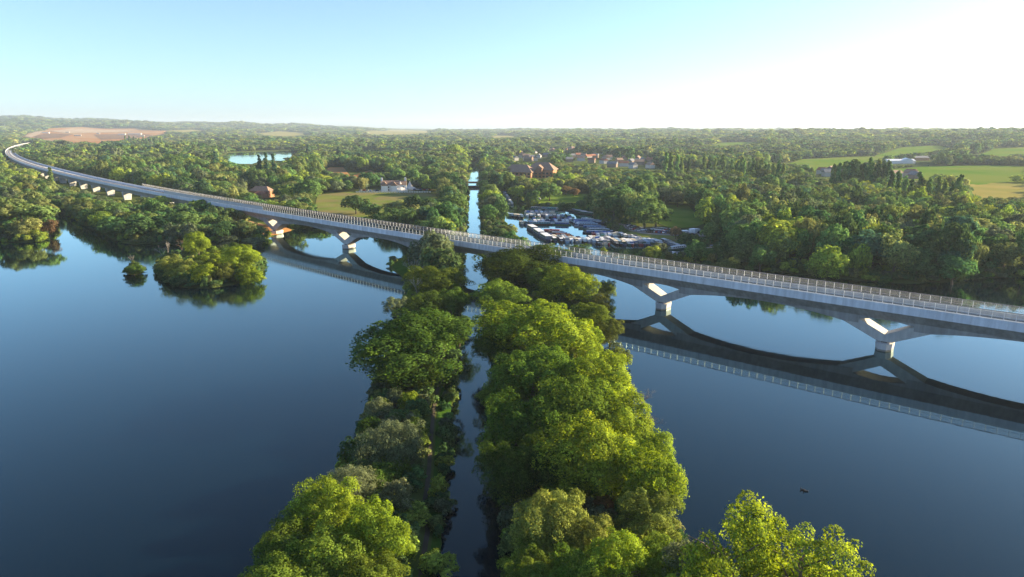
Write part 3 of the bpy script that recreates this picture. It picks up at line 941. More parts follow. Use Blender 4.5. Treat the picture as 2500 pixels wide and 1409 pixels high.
for i, (cx, cy) in enumerate([(1085, 985), (1088, 1050), (1083, 1140), (1078, 1215), (1072, 1290), (1066, 1370)]):
    px_tree(cx, cy, 15 + 4 * (i % 2), 1.9, 'shrub', 'mid' if i % 2 else 'dark', '%s low bush from the big tree along the canal verge' % nth(i), 1, 'low bushes on the canal verge')
for i, (cx, cy, h, r, t) in enumerate([(1010, 668, 12, 3.2, 'taller bare pale dead tree on the strip below the viaduct'),
                                       (1020, 715, 10, 3.0, 'bare pale forked dead tree just behind the big round tree'),
                                       (1043, 680, 9, 2.5, 'small bare pale dead tree right of the taller one')]):
    X, Y = at(cx, cy + 25, 2)
    bare(X, Y, h, r, t, BARE_T[i % 3])

# ---- the strip right of the canal
RS = 'trees on the wooded strip right of the canal'
for a in [
    (1262, 655, 92, 15.0, 'round', 'dark', 'large dark tree in front of the viaduct at the canal'),
    (1352, 645, 52, 13.0, 'round', 'mid', 'green tree whose top touches the viaduct parapet'),
    (1398, 700, 62, 13.0, 'round', 'bright', 'bright yellow-green tree in front of the viaduct'),
    (1320, 690, 45, 11.0, 'round', 'dark', 'shaded tree between the large dark tree and the bright one'),
    (1222, 725, 54, 11.0, 'round', 'mid', 'green tree on the canal edge below the large dark tree'),
    (1410, 620, 26, 8.0, 'round', 'mid', 'small green tree peeping in front of the parapet'),
    (1460, 735, 34, 8.5, 'round', 'olive', 'small olive tree on the lake edge below the viaduct'),
    (1480, 700, 22, 7.0, 'round', 'mid', 'slender tree on the lake edge at the viaduct'),
    (1442, 770, 52, 10.0, 'round', 'mid', 'green tree on the lake edge above the round olive bush'),
    (1292, 812, 106, 16.0, 'round', 'bright', 'broad light green tree in the middle of the strip'),
    (1490, 800, 34, 7.0, 'round', 'olive', 'olive tree on the lake edge beside the pier reflection'),
    (1430, 830, 52, 11.0, 'round', 'bright', 'yellow-green tree right of the broad light green one'),
    (1502, 862, 34, 6.0, 'shrub', 'olive', 'round olive bush on the lake edge'),
    (1210, 850, 46, 9.0, 'round', 'dark', 'dark tree on the canal edge beside the broad light tree'),
    (1305, 925, 84, 13.0, 'round', 'mid', 'green tree below the broad light green one'),
    (1462, 935, 78, 13.0, 'round', 'bright', 'bright tree on the lake side above the brown twiggy bush'),
    (1225, 960, 46, 9.0, 'round', 'mid', 'green tree at the canal edge mid strip'),
    (1400, 1020, 92, 14.5, 'round', 'mid', 'big green tree at the centre of the strip'),
    (1275, 1050, 84, 13.0, 'round', 'mid', 'shaded green tree on the canal side of the big central tree'),
    (1512, 1035, 66, 12.0, 'round', 'bright', 'light green tree left of the brown twiggy bush'),
    (1425, 1125, 88, 13.5, 'round', 'bright', 'broad sunlit tree below the big central tree'),
    (1250, 1150, 66, 11.0, 'round', 'dark', 'dark tree over the canal in the lower half of the strip'),
    (1325, 1150, 60, 10.0, 'round', 'dark', 'dark shaded tree left of the broad sunlit tree'),
    (1572, 1100, 60, 10.0, 'round', 'bright', 'sunlit tree on the lake edge below the brown bush'),
    (1582, 1195, 76, 11.5, 'round', 'bright', 'yellow-green tree leaning out over the right lake'),
    (1500, 1150, 54, 10.0, 'round', 'mid', 'green tree between the broad sunlit tree and the leaning one'),
    (1430, 1215, 40, 5.0, 'shrub', 'dark', 'dark bush in the gap below the broad sunlit tree'),
    (1350, 1210, 42, 6.0, 'shrub', 'mid', 'green bush above the big olive tree'),
    (1478, 1255, 32, 4.0, 'shrub', 'brown', 'russet bush in the gap beside the big olive tree'),
    (1345, 1300, 84, 10.0, 'round', 'olive', 'big olive tree near the bottom of the strip'),
    (1440, 1330, 60, 8.0, 'round', 'olive', 'smaller olive tree right of the big olive one'),
    (1580, 1280, 64, 9.0, 'round', 'olive', 'olive-green tree above the airy tree at bottom right'),
    (1300, 1400, 60, 7.0, 'round', 'mid', 'shaded green tree at the bottom by the canal'),
    (1500, 1400, 72, 9.5, 'round', 'bright', 'bright leafy tree cut by the bottom edge'),
    (1600, 1390, 60, 7.5, 'round', 'mid', 'green tree at the bottom left of the airy tree'),
    (1420, 1440, 70, 8.0, 'round', 'mid', 'green tree under the bottom edge below the olive one'),
    (1690, 1420, 70, 9.0, 'round', 'grey', 'grey-green tree at the foot of the airy tree'),
]:
    px_tree(*a, group=RS)
tree('airy', 0, *at(1780, 1380, 11), 16.5, 7.0, 'bright', 'tall airy light green tree at the bottom right, its left half', RS, z=0.6, var=2)
tree('airy', 0, *at(1945, 1385, 10), 15.0, 6.6, 'bright', 'tall airy light green tree at the bottom right, rightmost over the lake', RS, z=0.3, var=4)
for i, (cx, cy, h, r, t) in enumerate([(1560, 1000, 7.5, 4.2, 'brown twiggy bush leaning over the right lake'),
                                       (1590, 1060, 5.5, 3.2, 'lower brown twiggy bush on the right lake edge'),
                                       (1447, 668, 9.0, 2.8, 'bare twiggy tree at the viaduct beside the small olive tree'),
                                       (1408, 860, 9.0, 2.2, 'thin bare tree in the gap of the strip')]):
    X, Y = at(cx, cy, h * 0.45)
    bare(X, Y, h, r, t, TWIG_T[i % 3], 'twiggy_bush' if i < 2 else 'bare_tree', 'shrub' if i < 2 else 'tree')

# ---- the island, the islet and the shore in front of the viaduct
IS = 'bushes on the lake island'  # several leaf tones set bright in place of the blocked sun
for a in [
    (590, 632, 44, 10.2, 'round', 'bright', 'tallest green tree on the right end of the lake island'),
    (610, 665, 32, 7.2, 'shrub', 'bright', 'sunlit bush at the right waterline of the lake island'),
    (548, 668, 30, 6.5, 'shrub', 'olive', 'olive bush low in the middle of the lake island'),
    (500, 672, 34, 7.2, 'shrub', 'bright', 'light green bush at the front waterline of the lake island'),
    (450, 660, 44, 7.2, 'shrub', 'olive', 'green bush on the left end of the lake island'),
    (415, 650, 30, 7.2, 'shrub', 'olive', 'twiggy olive bush on the left tip of the lake island'),
    (510, 635, 38, 6.5, 'shrub', 'bright', 'light green bush in the middle of the lake island'),
    (482, 598, 28, 11.6, 'round', 'bright', 'yellow tree at the back of the lake island'),
    (560, 620, 30, 7.2, 'shrub', 'mid', 'green bush behind the tallest tree of the lake island'),
]:
    px_tree(*a, group=IS, lod=0 if a[4] == 'shrub' else 0)
px_tree(326, 655, 22, 4.5, 'shrub', 'dark', 'single dark bush standing in the lake left of the island', 0)
for i, (cx, cy, h, r, t) in enumerate([(400, 640, 8, 2.6, 'bare pale tree on the left end of the lake island'), (412, 632, 9, 2.2, 'second bare pale tree on the lake island'),
                                       (445, 625, 8, 2.5, 'brown twiggy tree at the back of the lake island'), (326, 655, 6.5, 1.2, 'bare snag rising from the bush in the lake')]):
    X, Y = at(cx, cy, 0.5)
    bare(X, Y, h, r, t, TWIG_T[0] if i == 2 else BARE_T[i % 3])
SH = 'trees on the near shore under the viaduct'
for a in [
    (540, 530, 36, 13.0, 'round', 'dark', 'dark tree in front of the viaduct left of the lit square pier'),
    (492, 512, 40, 12.0, 'round', 'bright', 'light green tree topping the viaduct edge left of the dark one'),
    (450, 545, 46, 12.0, 'round', 'mid', 'green tree on the shore behind the lake island'),
    (385, 500, 34, 11.0, 'round', 'bright', 'pale green tree touching the viaduct left of centre'),
    (400, 550, 44, 11.0, 'round', 'dark', 'dark tree on the shore left of the lake island'),
    (342, 555, 44, 11.0, 'round', 'dark', 'dark tree on the inlet shore above the bush in the lake'),
    (580, 535, 26, 9.0, 'round', 'olive', 'thin olive tree on the bare earth beside the lit V pier'),
    (560, 585, 28, 5.0, 'shrub', 'grey', 'grey bush on the shore behind the island'),
    (610, 588, 32, 4.5, 'shrub', 'grey', 'grey bush beside the leftmost V pier'),
    (640, 585, 14, 3.0, 'shrub', 'bright', 'little bright bush at the foot of the leftmost V pier'),
    (125, 440, 10, 22.0, 'conifer', 'mid', 'slim conifer standing in front of the viaduct at left'),
    (52, 530, 46, 16.0, 'tall', 'mid', 'tall tree with bare trunks on the left shore'),
    (96, 535, 34, 15.0, 'tall', 'mid', 'rightmost tall tree with bare trunks on the left shore'),
    (14, 535, 40, 16.0, 'tall', 'olive', 'tall tree with bare trunks at the left edge'),
    (118, 550, 20, 9.0, 'round', 'brown', 'russet tree leaning over the inlet on the left shore'),
]:
    px_tree(*a, group=SH, lod=1)

# ---- notable trees beyond the viaduct
BV = 'single trees beyond the viaduct'
for a in [
    (634, 415, 11, 30.0, 'conifer', 'blue', 'left one of three tall dark conifers near the brick house'),
    (651, 412, 11, 32.0, 'conifer', 'blue', 'middle one of three tall dark conifers near the brick house'),
    (669, 415, 11, 31.0, 'conifer', 'blue', 'right one of three tall dark conifers near the brick house'),
    (527, 395, 13, 26.0, 'conifer', 'blue', 'single tall dark conifer left of the far lake'),
    (752, 370, 9, 26.0, 'conifer', 'blue', 'dark pointed conifer right of the far lake'),
    (826, 375, 9, 24.0, 'conifer', 'blue', 'second dark pointed conifer right of the far lake'),
    (706, 474, 24, 11.0, 'willow', 'bright', 'weeping yellow-green willow beside the brick house'),
    (748, 465, 34, 17.0, 'round', 'mid', 'broad green tree between the weeping willow and the meadow'),
    (555, 458, 16, 9.0, 'round', 'bright', 'bright yellow tree behind the viaduct left of the brick house'),
    (895, 440, 27, 15.0, 'round', 'dark', 'dark round tree left of the white inn'),
    (788, 445, 26, 12.0, 'round', 'mid', 'green tree at the top left corner of the meadow'),
    (868, 500, 34, 12.0, 'round', 'dark', 'dark round tree in front of the meadow'),
    (905, 515, 26, 9.0, 'round', 'mid', 'green tree right of the dark one in front of the meadow'),
    (968, 510, 28, 11.0, 'round', 'olive', 'olive tree behind the viaduct right of the meadow'),
    (1020, 505, 36, 14.0, 'round', 'dark', 'large dark tree behind the viaduct left of the canal'),
    (1075, 530, 34, 10.0, 'round', 'bright', 'light green tree at the viaduct beside the canal'),
    (1100, 498, 40, 15.0, 'round', 'mid', 'green canal-side tree above the light green one'),
    (1095, 445, 38, 18.0, 'round', 'dark', 'tall dark tree on the canal bank at the brick footbridge'),
    (1112, 372, 28, 28.0, 'round', 'bright', 'tallest light green tree standing over the canal'),
    (1197, 520, 24, 11.0, 'round', 'mid', 'green tree on the narrow spit between canal and marina'),
    (1197, 482, 26, 11.0, 'round', 'bright', 'yellow-green tree on the narrow spit above it'),
    (1185, 455, 20, 11.0, 'round', 'mid', 'green tree on the upper end of the narrow spit'),
    (1236, 568, 30, 8.0, 'round', 'olive', 'round olive tree at the viaduct between canal and marina'),
    (1205, 582, 22, 4.5, 'shrub', 'grey', 'grey bush at the viaduct left of the round olive tree'),
    (1265, 470, 19, 13.0, 'round', 'bright', 'left one of two upright trees above the marina'),
    (1292, 470, 18, 13.0, 'round', 'olive', 'right one of two upright trees above the marina'),
    (1342, 468, 34, 14.0, 'round', 'mid', 'broad green dome-shaped tree above the marina lawn'),
    (1382, 465, 12, 8.0, 'round', 'brown', 'dark russet tree behind the marina lawn'),
    (1402, 470, 12, 7.0, 'round', 'brown', 'smaller russet tree right of the dark russet one'),
    (1380, 500, 24, 8.0, 'round', 'dark', 'dark tree leaning over the moored boats'),
    (1417, 498, 14, 6.0, 'round', 'dark', 'small dark tree on the marina lawn'),
    (1500, 495, 58, 20.0, 'round', 'dark', 'huge dark tree between the marina and the lawn'),
    (1575, 520, 44, 17.0, 'round', 'mid', 'huge green tree beside the parked cars'),
    (1540, 470, 36, 16.0, 'round', 'mid', 'green tree behind the two huge marina trees'),
    (1620, 475, 30, 13.0, 'round', 'grey', 'pale green tree behind the dark lawn'),
    (1655, 487, 28, 11.0, 'round', 'grey', 'rounded pale tree at the top of the dark lawn'),
    (1650, 570, 14, 6.5, 'round', 'brown', 'small round russet tree between the parked cars'),
    (1737, 567, 24, 10.0, 'round', 'mid', 'green tree right of the parked white vans'),
    (1700, 612, 26, 10.0, 'round', 'mid', 'green tree at the end of the marina by the viaduct'),
    (1590, 617, 26, 6.5, 'round', 'bright', 'yellow-green tree behind the parapet at the marina'),
    (1612, 605, 26, 7.0, 'round', 'grey', 'grey tree behind the yellow-green one at the marina'),
    (1473, 607, 10, 4.0, 'round', 'bright', 'tiny bright tree among the marina boats'),
    (1780, 640, 24, 7.0, 'round', 'olive', 'sunlit olive tree behind the parapet right of the marina'),
    (1858, 622, 34, 11.0, 'round', 'mid', 'green tree on the right lake shore behind the parapet'),
    (1930, 605, 26, 11.0, 'round', 'bright', 'light green tree on the right lake shore'),
    (2018, 635, 46, 14.0, 'round', 'bright', 'brightest big tree on the far shore of the right lake'),
    (2085, 612, 32, 13.0, 'round', 'mid', 'green tree right of the brightest shore tree'),
    (2040, 560, 34, 15.0, 'round', 'grey', 'pale rounded tree behind the brightest shore tree'),
    (2190, 655, 20, 6.0, 'shrub', 'bright', 'little bright bush on the right lake shore'),
    (2240, 640, 48, 12.0, 'round', 'dark', 'wide dark tree on the right lake shore'),
    (2330, 650, 46, 11.0, 'round', 'dark', 'second wide dark tree on the right lake shore'),
    (2360, 590, 42, 14.0, 'round', 'mid', 'broad green tree in the wood above the right lake'),
    (2455, 625, 36, 12.0, 'round', 'olive', 'olive tree near the right edge above the lake'),
    (1835, 480, 42, 17.0, 'round', 'grey', 'broad pale willow-like tree in the right wood'),
    (1870, 478, 38, 17.0, 'round', 'olive', 'broad olive tree right of the pale one in the right wood'),
]:
    px_tree(*a, group=BV, lod=1)
for i, (cx, cy, h, r, t) in enumerate([(2130, 590, 10, 4.5, 'grey leafless tree in the wood above the right lake'), (2255, 630, 11, 3.5, 'pale dead tree on the right lake shore'),
                                       (2155, 575, 9, 4.0, 'second grey leafless tree in the wood above the right lake')]):
    X, Y = at(cx, cy + 10, 3)
    bare(X, Y, h, r, t, (TWIG_T + BARE_T)[(i * 2 + 1) % 6])
PROWS = [((1786, 447), (1905, 462), 13, 19, 'upright poplar in the left poplar row of the right wood', 'left poplar row of the right wood'),
         ((2030, 482), (2160, 480), 13, 21, 'upright poplar in the long poplar row near the houses', 'long poplar row near the houses'),
         ((2165, 505), (2330, 520), 11, 18, 'upright poplar in the ragged row left of the golden field', 'ragged poplar row by the golden field'),
         ((1625, 437), (1680, 440), 5, 20, 'upright poplar in the short row behind the marina trees', 'short poplar row behind the marina'),
         ((305, 357), (395, 365), 9, 24, 'upright poplar in the far row below the building site', 'far poplar row below the building site'),
         ((1715, 430), (1760, 435), 4, 18, 'upright poplar in the small group left of the poplar row', 'small poplar group in the right wood')]
for (a, b, n, h, lab, grp) in PROWS:
    for i in range(n):
        t = (i + rnd.uniform(-.3, .3)) / max(n - 1, 1)
        X, Y = at(a[0] + (b[0] - a[0]) * t, a[1] + (b[1] - a[1]) * t, 1)
        hh = h * rnd.uniform(1.1, 1.5)
        TREES_XY.append((X, Y, 3))
        tree('poplar', 1, X, Y, hh, hh * .105, 'mid' if rnd.random() < .7 else 'dark', '%s from the left, %s' % (nth(i), lab), grp)

# ---- undergrowth on the strips, the islands and along the shores
def undergrowth(name, label, x, y, hmin, hmax, rmin, rmax):
    global tx, ty, tz, th, tr_
    sv = [globals().get(k) for k in ('tx', 'ty', 'tz', 'th', 'tr_')]
    r = np.random.default_rng(77)
    tx, ty = x, y
    tz = ground_z(x, y); th = r.uniform(hmin, hmax, len(x)); tr_ = r.uniform(rmin, rmax, len(x))
    mass(name, label, 'undergrowth', np.ones(len(x), bool), 'under', r0=0.5)
    tx, ty, tz, th, tr_ = sv
def grid_pts(x0, x1, y0, y1, step, seed):
    r = np.random.default_rng(seed)
    a, b = np.meshgrid(np.arange(x0, x1, step), np.arange(y0, y1, step))
    a = a.ravel() + r.uniform(-.5, .5, a.size) * step; b = b.ravel() + r.uniform(-.5, .5, b.size) * step
    return a, b

# ---- scattered woodland: the largest as single trees, the rest as one mass
rng = np.random.default_rng(5)
def band(y0, y1, step, rmin, rmax, hmin, hmax, lod):
    xs, ys = [], []
    y = y0
    while y < y1:
        hw = 0.79 * y + 60
        n = int(2 * hw / step) + 1
        xs.append(-hw + step * np.arange(n)); ys.append(np.full(n, y)); y += step * 0.92
    x = np.concatenate(xs); y = np.concatenate(ys)
    x += rng.uniform(-.46, .46, len(x)) * step; y += rng.uniform(-.46, .46, len(y)) * step
    ok = water_d(x, y) < -1.5
    for c in CLEAR:
        ok &= sdf(x, y, c) < -0.25 * step
    # the viaduct's corridor
    best = np.full(len(x), 1e9)
    for l in range(-110, 2600, 12):
        cx, cy, _ = line(l, DECK_W / 2)
        best = np.minimum(best, np.hypot(x - cx, y - cy))
    ok &= best > 9.5
    sunny = (best < 34) & (y > 395) & (y < 900) & (x > np.interp(y, _Y, _X))
    ok &= ~sunny
    far_ = y > 560
    for (tx, ty, tr) in TREES_XY:
        ok &= np.hypot(x - tx, y - ty) > (tr * 0.62 + 1.6)
    # gardens: few trees between the houses of the village
    g_ = np.zeros(len(x), bool)
    for (vx, vy) in VILLAGE:
        g_ |= np.hypot(x - vx, y - vy) < 24
    ok &= ~(g_ & (rng.random(len(x)) < 0.72))
    # the two strips carry only the trees placed by hand
    strip = (y < 238) & (x > bank_l(y) - 24) & (x < 34)
    ok &= ~strip
    ok &= ~((y > 200) & (y < 1150) & (x > bank_l(y) - 6.5) & (x < bank_r(y) + 6.5))
    ok &= (sdf(x, y, island) < -1) & (sdf(x, y, islet) < -1)
    nz = np.sin(x / 47 + 2 * np.sin(y / 61)) * np.sin(y / 53 + 1.5 * np.sin(x / 71))
    nz2 = np.sin(x / 93 + 1.4 * np.sin(y / 210) + 0.6) * np.sin(y / 128 + 1.1 * np.sin(x / 170))
    ok &= ~((nz > 0.86) & (y > 520)) & ~((nz2 > 0.80) & (y > 600))
    x, y, nz = x[ok], y[ok], nz[ok]
    q = 0.5 + 0.5 * nz
    h = (hmin + (hmax - hmin) * (0.45 * q + 0.55 * rng.random(len(x)))) * (1 + 0.34 * np.sin(x / 130 + 0.7) * np.sin(y / 170))
    big_ = rng.random(len(x)) < 0.07
    h = np.where(big_, h * 1.3, h)
    r = (rmin + (rmax - rmin) * rng.random(len(x)) ** 1.3) * (0.72 + 0.3 * h / hmax) * 1.12
    return x, y, h, r, np.full(len(x), lod)
KEEP = []        # (x, y, radius) of buildings, boats and cars: no trees on them
BUILD_SPOTS = [(638, 472, 16), (965, 462, 26), (1300, 422, 40), (2205, 395, 30), (2240, 386, 26), (1152, 458, 14), (700, 492, 8)]
for bx, by, br in BUILD_SPOTS:
    gxp, gyp = on_ground(bx, by + 6); TREES_XY.append((gxp, gyp, br * 1.4))
VILLAGE = []
vr = random.Random(3)
for (x0, x1, y0, y1, n) in [(1255, 1335, 374, 396, 18), (1380, 1490, 383, 400, 18), (1490, 1600, 390, 412, 16), (1990, 2060, 422, 436, 6), (2160, 2260, 430, 440, 8), (1320, 1420, 366, 380, 10)]:
    for _ in range(n):
        qx, qy = vr.uniform(x0, x1), vr.uniform(y0, y1)
        X, Y = on_ground(qx, qy)
        if all(hypot(X - v[0], Y - v[1]) > 15 for v in VILLAGE):
            VILLAGE.append((X, Y)); TREES_XY.append((X, Y, 7.0)); TREES_XY.append((X * 0.985, Y * 0.985, 4.0))
bands = [band(60, 560, 8.6, 3.8, 7.8, 6.0, 16, 1), band(560, 1050, 10.5, 4.6, 9.4, 7, 18, 1.5),
         band(1050, 2100, 14.5, 6.5, 13, 8, 19, 2), band(2100, 4400, 26, 11, 22, 9, 21, 3), band(4400, 8200, 54, 27, 46, 12, 24, 3)]
tx, ty, th, tr_, tl = [np.concatenate(c) for c in zip(*bands)]
tz = ground_z(tx, ty)
# trees stay low where the photograph looks over them at fields, water, houses and the far viaduct
SEEN += [[(540, 384), (560, 371), (640, 369), (728, 369), (716, 384), (690, 397), (612, 404), (560, 399)],
         [(612, 470), (615, 457), (668, 460), (672, 488), (640, 488)], [(925, 468), (928, 442), (1010, 450), (1060, 462), (1060, 474), (925, 474)],
         [(1258, 428), (1262, 404), (1345, 408), (1345, 434), (1300, 437)],
         [(1222, 476), (1240, 462), (1300, 478), (1440, 474), (1465, 520), (1560, 552), (1600, 505), (1690, 505), (1735, 555), (1735, 590), (1700, 625), (1500, 629), (1300, 612), (1240, 560)],
         [(1126, 640), (1138, 470), (1143, 425), (1156, 425), (1166, 470), (1186, 640)],
         [(1255, 396), (1255, 376), (1335, 374), (1335, 398)], [(1380, 402), (1380, 384), (1490, 386), (1490, 403)], [(1490, 412), (1490, 390), (1600, 392), (1600, 416)],
         [(1990, 440), (1990, 424), (2060, 424), (2060, 440)], [(2160, 444), (2160, 430), (2260, 430), (2260, 444)], [(2170, 404), (2170, 386), (2270, 380), (2270, 402)]]
SEEN += [[to_px(*B(l, -1, 16.5)) for l in range(a, a + 121, 40)] + [to_px(*B(l, -1, 1.0 if 530 < a < 860 else 8.0 if a < 640 else 10.0)) for l in range(a + 120, a - 1, -40)] for a in list(range(420, 2600, 120))]
TXC = 1250 + FPX * tx / depth(tx, ty, tz)
BPY = 704.5 - FPX * (ty * sin(PITCH) + (tz - CAM_H) * cos(PITCH)) / depth(tx, ty, tz)
TXM = 4 + 0.75 * tr_ * FPX / depth(tx, ty, tz)
for poly in SEEN:
    pp = np.array(poly)
    x0, x1 = pp[:, 0].min(), pp[:, 0].max()
    k = np.where((TXC > x0 - TXM) & (TXC < x1 + TXM) & (th > 0))[0]
    if len(k) == 0: continue
    # lower edge of the outline at each tree
    low = np.full(len(k), -1e9); high = np.full(len(k), 1e9)
    for i in range(len(pp)):
        a, b = pp[i], pp[(i + 1) % len(pp)]
        if a[0] > b[0]: a, b = b, a
        if b[0] - a[0] < 1e-6: continue
        m = (TXC[k] >= a[0] - TXM[k]) & (TXC[k] <= b[0] + TXM[k])
        t = np.clip((TXC[k] - a[0]) / (b[0] - a[0]), 0, 1)
        yy_ = a[1] + (b[1] - a[1]) * t
        low = np.where(m, np.maximum(low, yy_), low); high = np.where(m, np.minimum(high, yy_), high)
    ang = PITCH - np.arctan((704.5 - low) / FPX)
    zmax = CAM_H - ty[k] * np.tan(ang)          # height that just reaches the outline's lower edge
    front = (low > 0) & (BPY[k] > 0.55 * low + 0.45 * high)
    cap = np.where(front, zmax - tz[k], 1e9)
    th[k] = np.minimum(th[k], np.maximum(cap * rng.uniform(0.82, 1.12, len(k)), 0.5))
for (vx, vy) in VILLAGE:
    hx = to_px(vx, vy, 2)[0]
    d_ = np.hypot(tx - vx, ty - vy)
    k = np.where(((np.abs(TXC - hx) < 9) & (ty < vy) & (ty > vy - 420)) | (d_ < 30))[0]
    if len(k):
        zl = CAM_H - (CAM_H - 2.5 - float(hills(vx, vy))) * ty[k] / vy
        th[k] = np.minimum(th[k], np.where(ty[k] < vy - 12, np.maximum(zl - tz[k], 0.5), 5.5))
bhx, bhy = at(640, 482, 1)
k = (tx > bhx) & (tx < bhx + 45) & (np.abs(ty - bhy - 0.28 * (tx - bhx)) < 12)
th[k] = np.minimum(th[k], 3.0)
okh = th > 2.6
tx, ty, tz, th, tr_, tl = [a[okh] for a in (tx, ty, tz, th, tr_, tl)]
tr_ = np.minimum(tr_, np.where(ty < 1050, th * 0.75, th * 1.6 + 2))
pxs = np.array([to_px(a, b, c) for a, b, c in zip(tx, ty, tz + th * .6)])
size = tr_ / np.hypot(tx, ty)
vis = (pxs[:, 0] > -20) & (pxs[:, 0] < 2520) & (pxs[:, 1] < 1420) & (ty < 560)
order = np.argsort(-np.where(vis, size, -1))
N_SINGLE = 185
single = order[:N_SINGLE]
mask = np.ones(len(tx), bool); mask[single] = False
TONES = ['dark', 'mid', 'olive', 'grey', 'bright', 'blue']
WORD = {'dark': 'dark green', 'mid': 'green', 'olive': 'olive green', 'grey': 'grey-green', 'bright': 'yellow-green', 'blue': 'blue-green'}
def region(x, y):
    if x > 20:
        return ('behind the right lake', 'wood behind the right lake') if y < 430 else ('behind the marina', 'wood behind the marina')
    cx = np.interp(y, _Y, _X)
    if x < cx - 4:
        return ('on the shore before the viaduct', 'wooded shore in front of the viaduct')
    return ('behind the viaduct, left of the canal', 'wood behind the viaduct left of the canal')
single = sorted(single, key=lambda i: pxs[i, 0])
counts = {}
for i in single:
    tone = rnd.choices(TONES, (4, 4, 2, 2, 1, 1))[0]
    kind = rnd.choices(('round', 'shrub', 'willow', 'tall'), (7, 1, 1, 1))[0]
    if kind == 'tall' and tl[i] < 1: kind = 'round'
    where, grp = region(tx[i], ty[i])
    noun = {'round': 'broadleaf tree', 'shrub': 'spreading bush', 'willow': 'drooping willow', 'tall': 'tall tree'}[kind]
    k_ = (tone, kind, where); counts[k_] = counts.get(k_, 0) + 1
    tree(kind, 1, float(tx[i]), float(ty[i]), float(th[i]) * (0.75 if kind == 'shrub' else 1), float(tr_[i]), tone,
         '%s %s %s from the left %s' % (nth(counts[k_] - 1), WORD[tone], noun, where), grp)

def proto_collection(name, entries):
    c = bpy.data.collections.new(name)
    for i, (me, tone) in enumerate(entries):
        o = bpy.data.objects.new('%s_%02d' % (name, i), me)
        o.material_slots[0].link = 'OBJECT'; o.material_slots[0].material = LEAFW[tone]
        c.objects.link(o)
    return c
MIX = ['dark', 'blue', 'dark', 'mid', 'mid', 'mid', 'mid', 'grey', 'grey', 'mid', 'olive', 'mid', 'olive', 'bright', 'olive', 'bright', 'mid']
def entries(lod, kinds, n):
    ms = [m for k in kinds for m in CROWN[k, lod]]
    return [(ms[i % len(ms)], MIX[(i * len(MIX)) // n]) for i in range(n)]
PROTO = {1: proto_collection('near_wood_tree', entries(1, ('round', 'willow'), 22)),
         1.5: proto_collection('mid_wood_tree', entries(1, ('round', 'round', 'willow'), 22)),
         2: proto_collection('far_wood_tree', entries(2, ('round', 'poplar', 'round', 'round'), 20)),
         3: proto_collection('distant_wood_tree', entries(3, ('round',), 14))}

def instancer(coll):
    ng = bpy.data.node_groups.new('plant_' + coll.name, 'GeometryNodeTree')
    ng.interface.new_socket('Geometry', in_out='INPUT', socket_type='NodeSocketGeometry')
    ng.interface.new_socket('Geometry', in_out='OUTPUT', socket_type='NodeSocketGeometry')
    n, l = ng.nodes, ng.links
    gi, go = n.new('NodeGroupInput'), n.new('NodeGroupOutput')
    ci = n.new('GeometryNodeCollectionInfo'); ci.inputs['Collection'].default_value = coll
    ci.inputs['Separate Children'].default_value = True; ci.inputs['Reset Children'].default_value = True
    ip = n.new('GeometryNodeInstanceOnPoints'); ip.inputs['Pick Instance'].default_value = True
    def attr(nm, t):
        a = n.new('GeometryNodeInputNamedAttribute'); a.data_type = t; a.inputs['Name'].default_value = nm
        return a.outputs['Attribute']
    l.new(gi.outputs[0], ip.inputs['Points']); l.new(ci.outputs[0], ip.inputs['Instance'])
    l.new(attr('pick', 'INT'), ip.inputs['Instance Index'])
    l.new(attr('rot', 'FLOAT_VECTOR'), ip.inputs['Rotation']); l.new(attr('scl', 'FLOAT_VECTOR'), ip.inputs['Scale'])
    l.new(ip.outputs[0], go.inputs[0])
    return ng

PROTO['under'] = proto_collection('undergrowth_bush', [(CROWN['shrub', 1][i % 3], ['dark', 'mid', 'dark', 'mid', 'olive', 'grey', 'dark', 'mid', 'bright'][i]) for i in range(9)])
def mass(name, label, cat, sel, lod, r0=0.42, pick=None):
    n = int(sel.sum())
    me = bpy.data.meshes.new(name)
    me.vertices.add(n)
    me.vertices.foreach_set('co', np.stack([tx[sel], ty[sel], tz[sel] - 0.2], 1).astype(np.float32).ravel())
    a = me.attributes.new('pick', 'INT', 'POINT'); a.data.foreach_set('value', (np.clip(0.5 + 0.42 * np.sin(tx[sel] / 31 + 2.2 * np.sin(ty[sel] / 57)) * np.sin(ty[sel] / 37 + 1.7 * np.sin(tx[sel] / 49)) + rng.normal(0, 0.24, n), 0, 0.999) * len(PROTO[lod].objects)).astype(np.int32))
    rot = np.zeros((n, 3), np.float32); rot[:, 2] = rng.uniform(0, 2 * pi, n)
    a = me.attributes.new('rot', 'FLOAT_VECTOR', 'POINT'); a.data.foreach_set('vector', rot.ravel())
    s = np.stack([tr_[sel] / r0, tr_[sel] / r0, th[sel]], 1).astype(np.float32)
    a = me.attributes.new('scl', 'FLOAT_VECTOR', 'POINT'); a.data.foreach_set('vector', s.ravel())
    o = link(name, me)
    md = o.modifiers.new('plant', 'NODES'); md.node_group = instancer(PROTO[lod])
    return tag(o, label, cat, kind='stuff')
mass('lakeside_wood', 'mass of mixed trees growing round the lakes and canal', 'wood', mask & (tl == 1), 1)
mass('valley_wood', 'mass of mixed trees filling the valley beyond the viaduct', 'wood', mask & (tl == 1.5), 1.5)
mass('far_wood', 'mass of far trees covering the valley floor', 'wood', mask & (tl == 2), 2)
mass('distant_wood', 'distant blue-green woods on the hills', 'wood', mask & (tl == 3), 3)
print('trees', len(tx), [int((mask & (tl == k)).sum()) for k in (1, 1.5, 2, 3)])

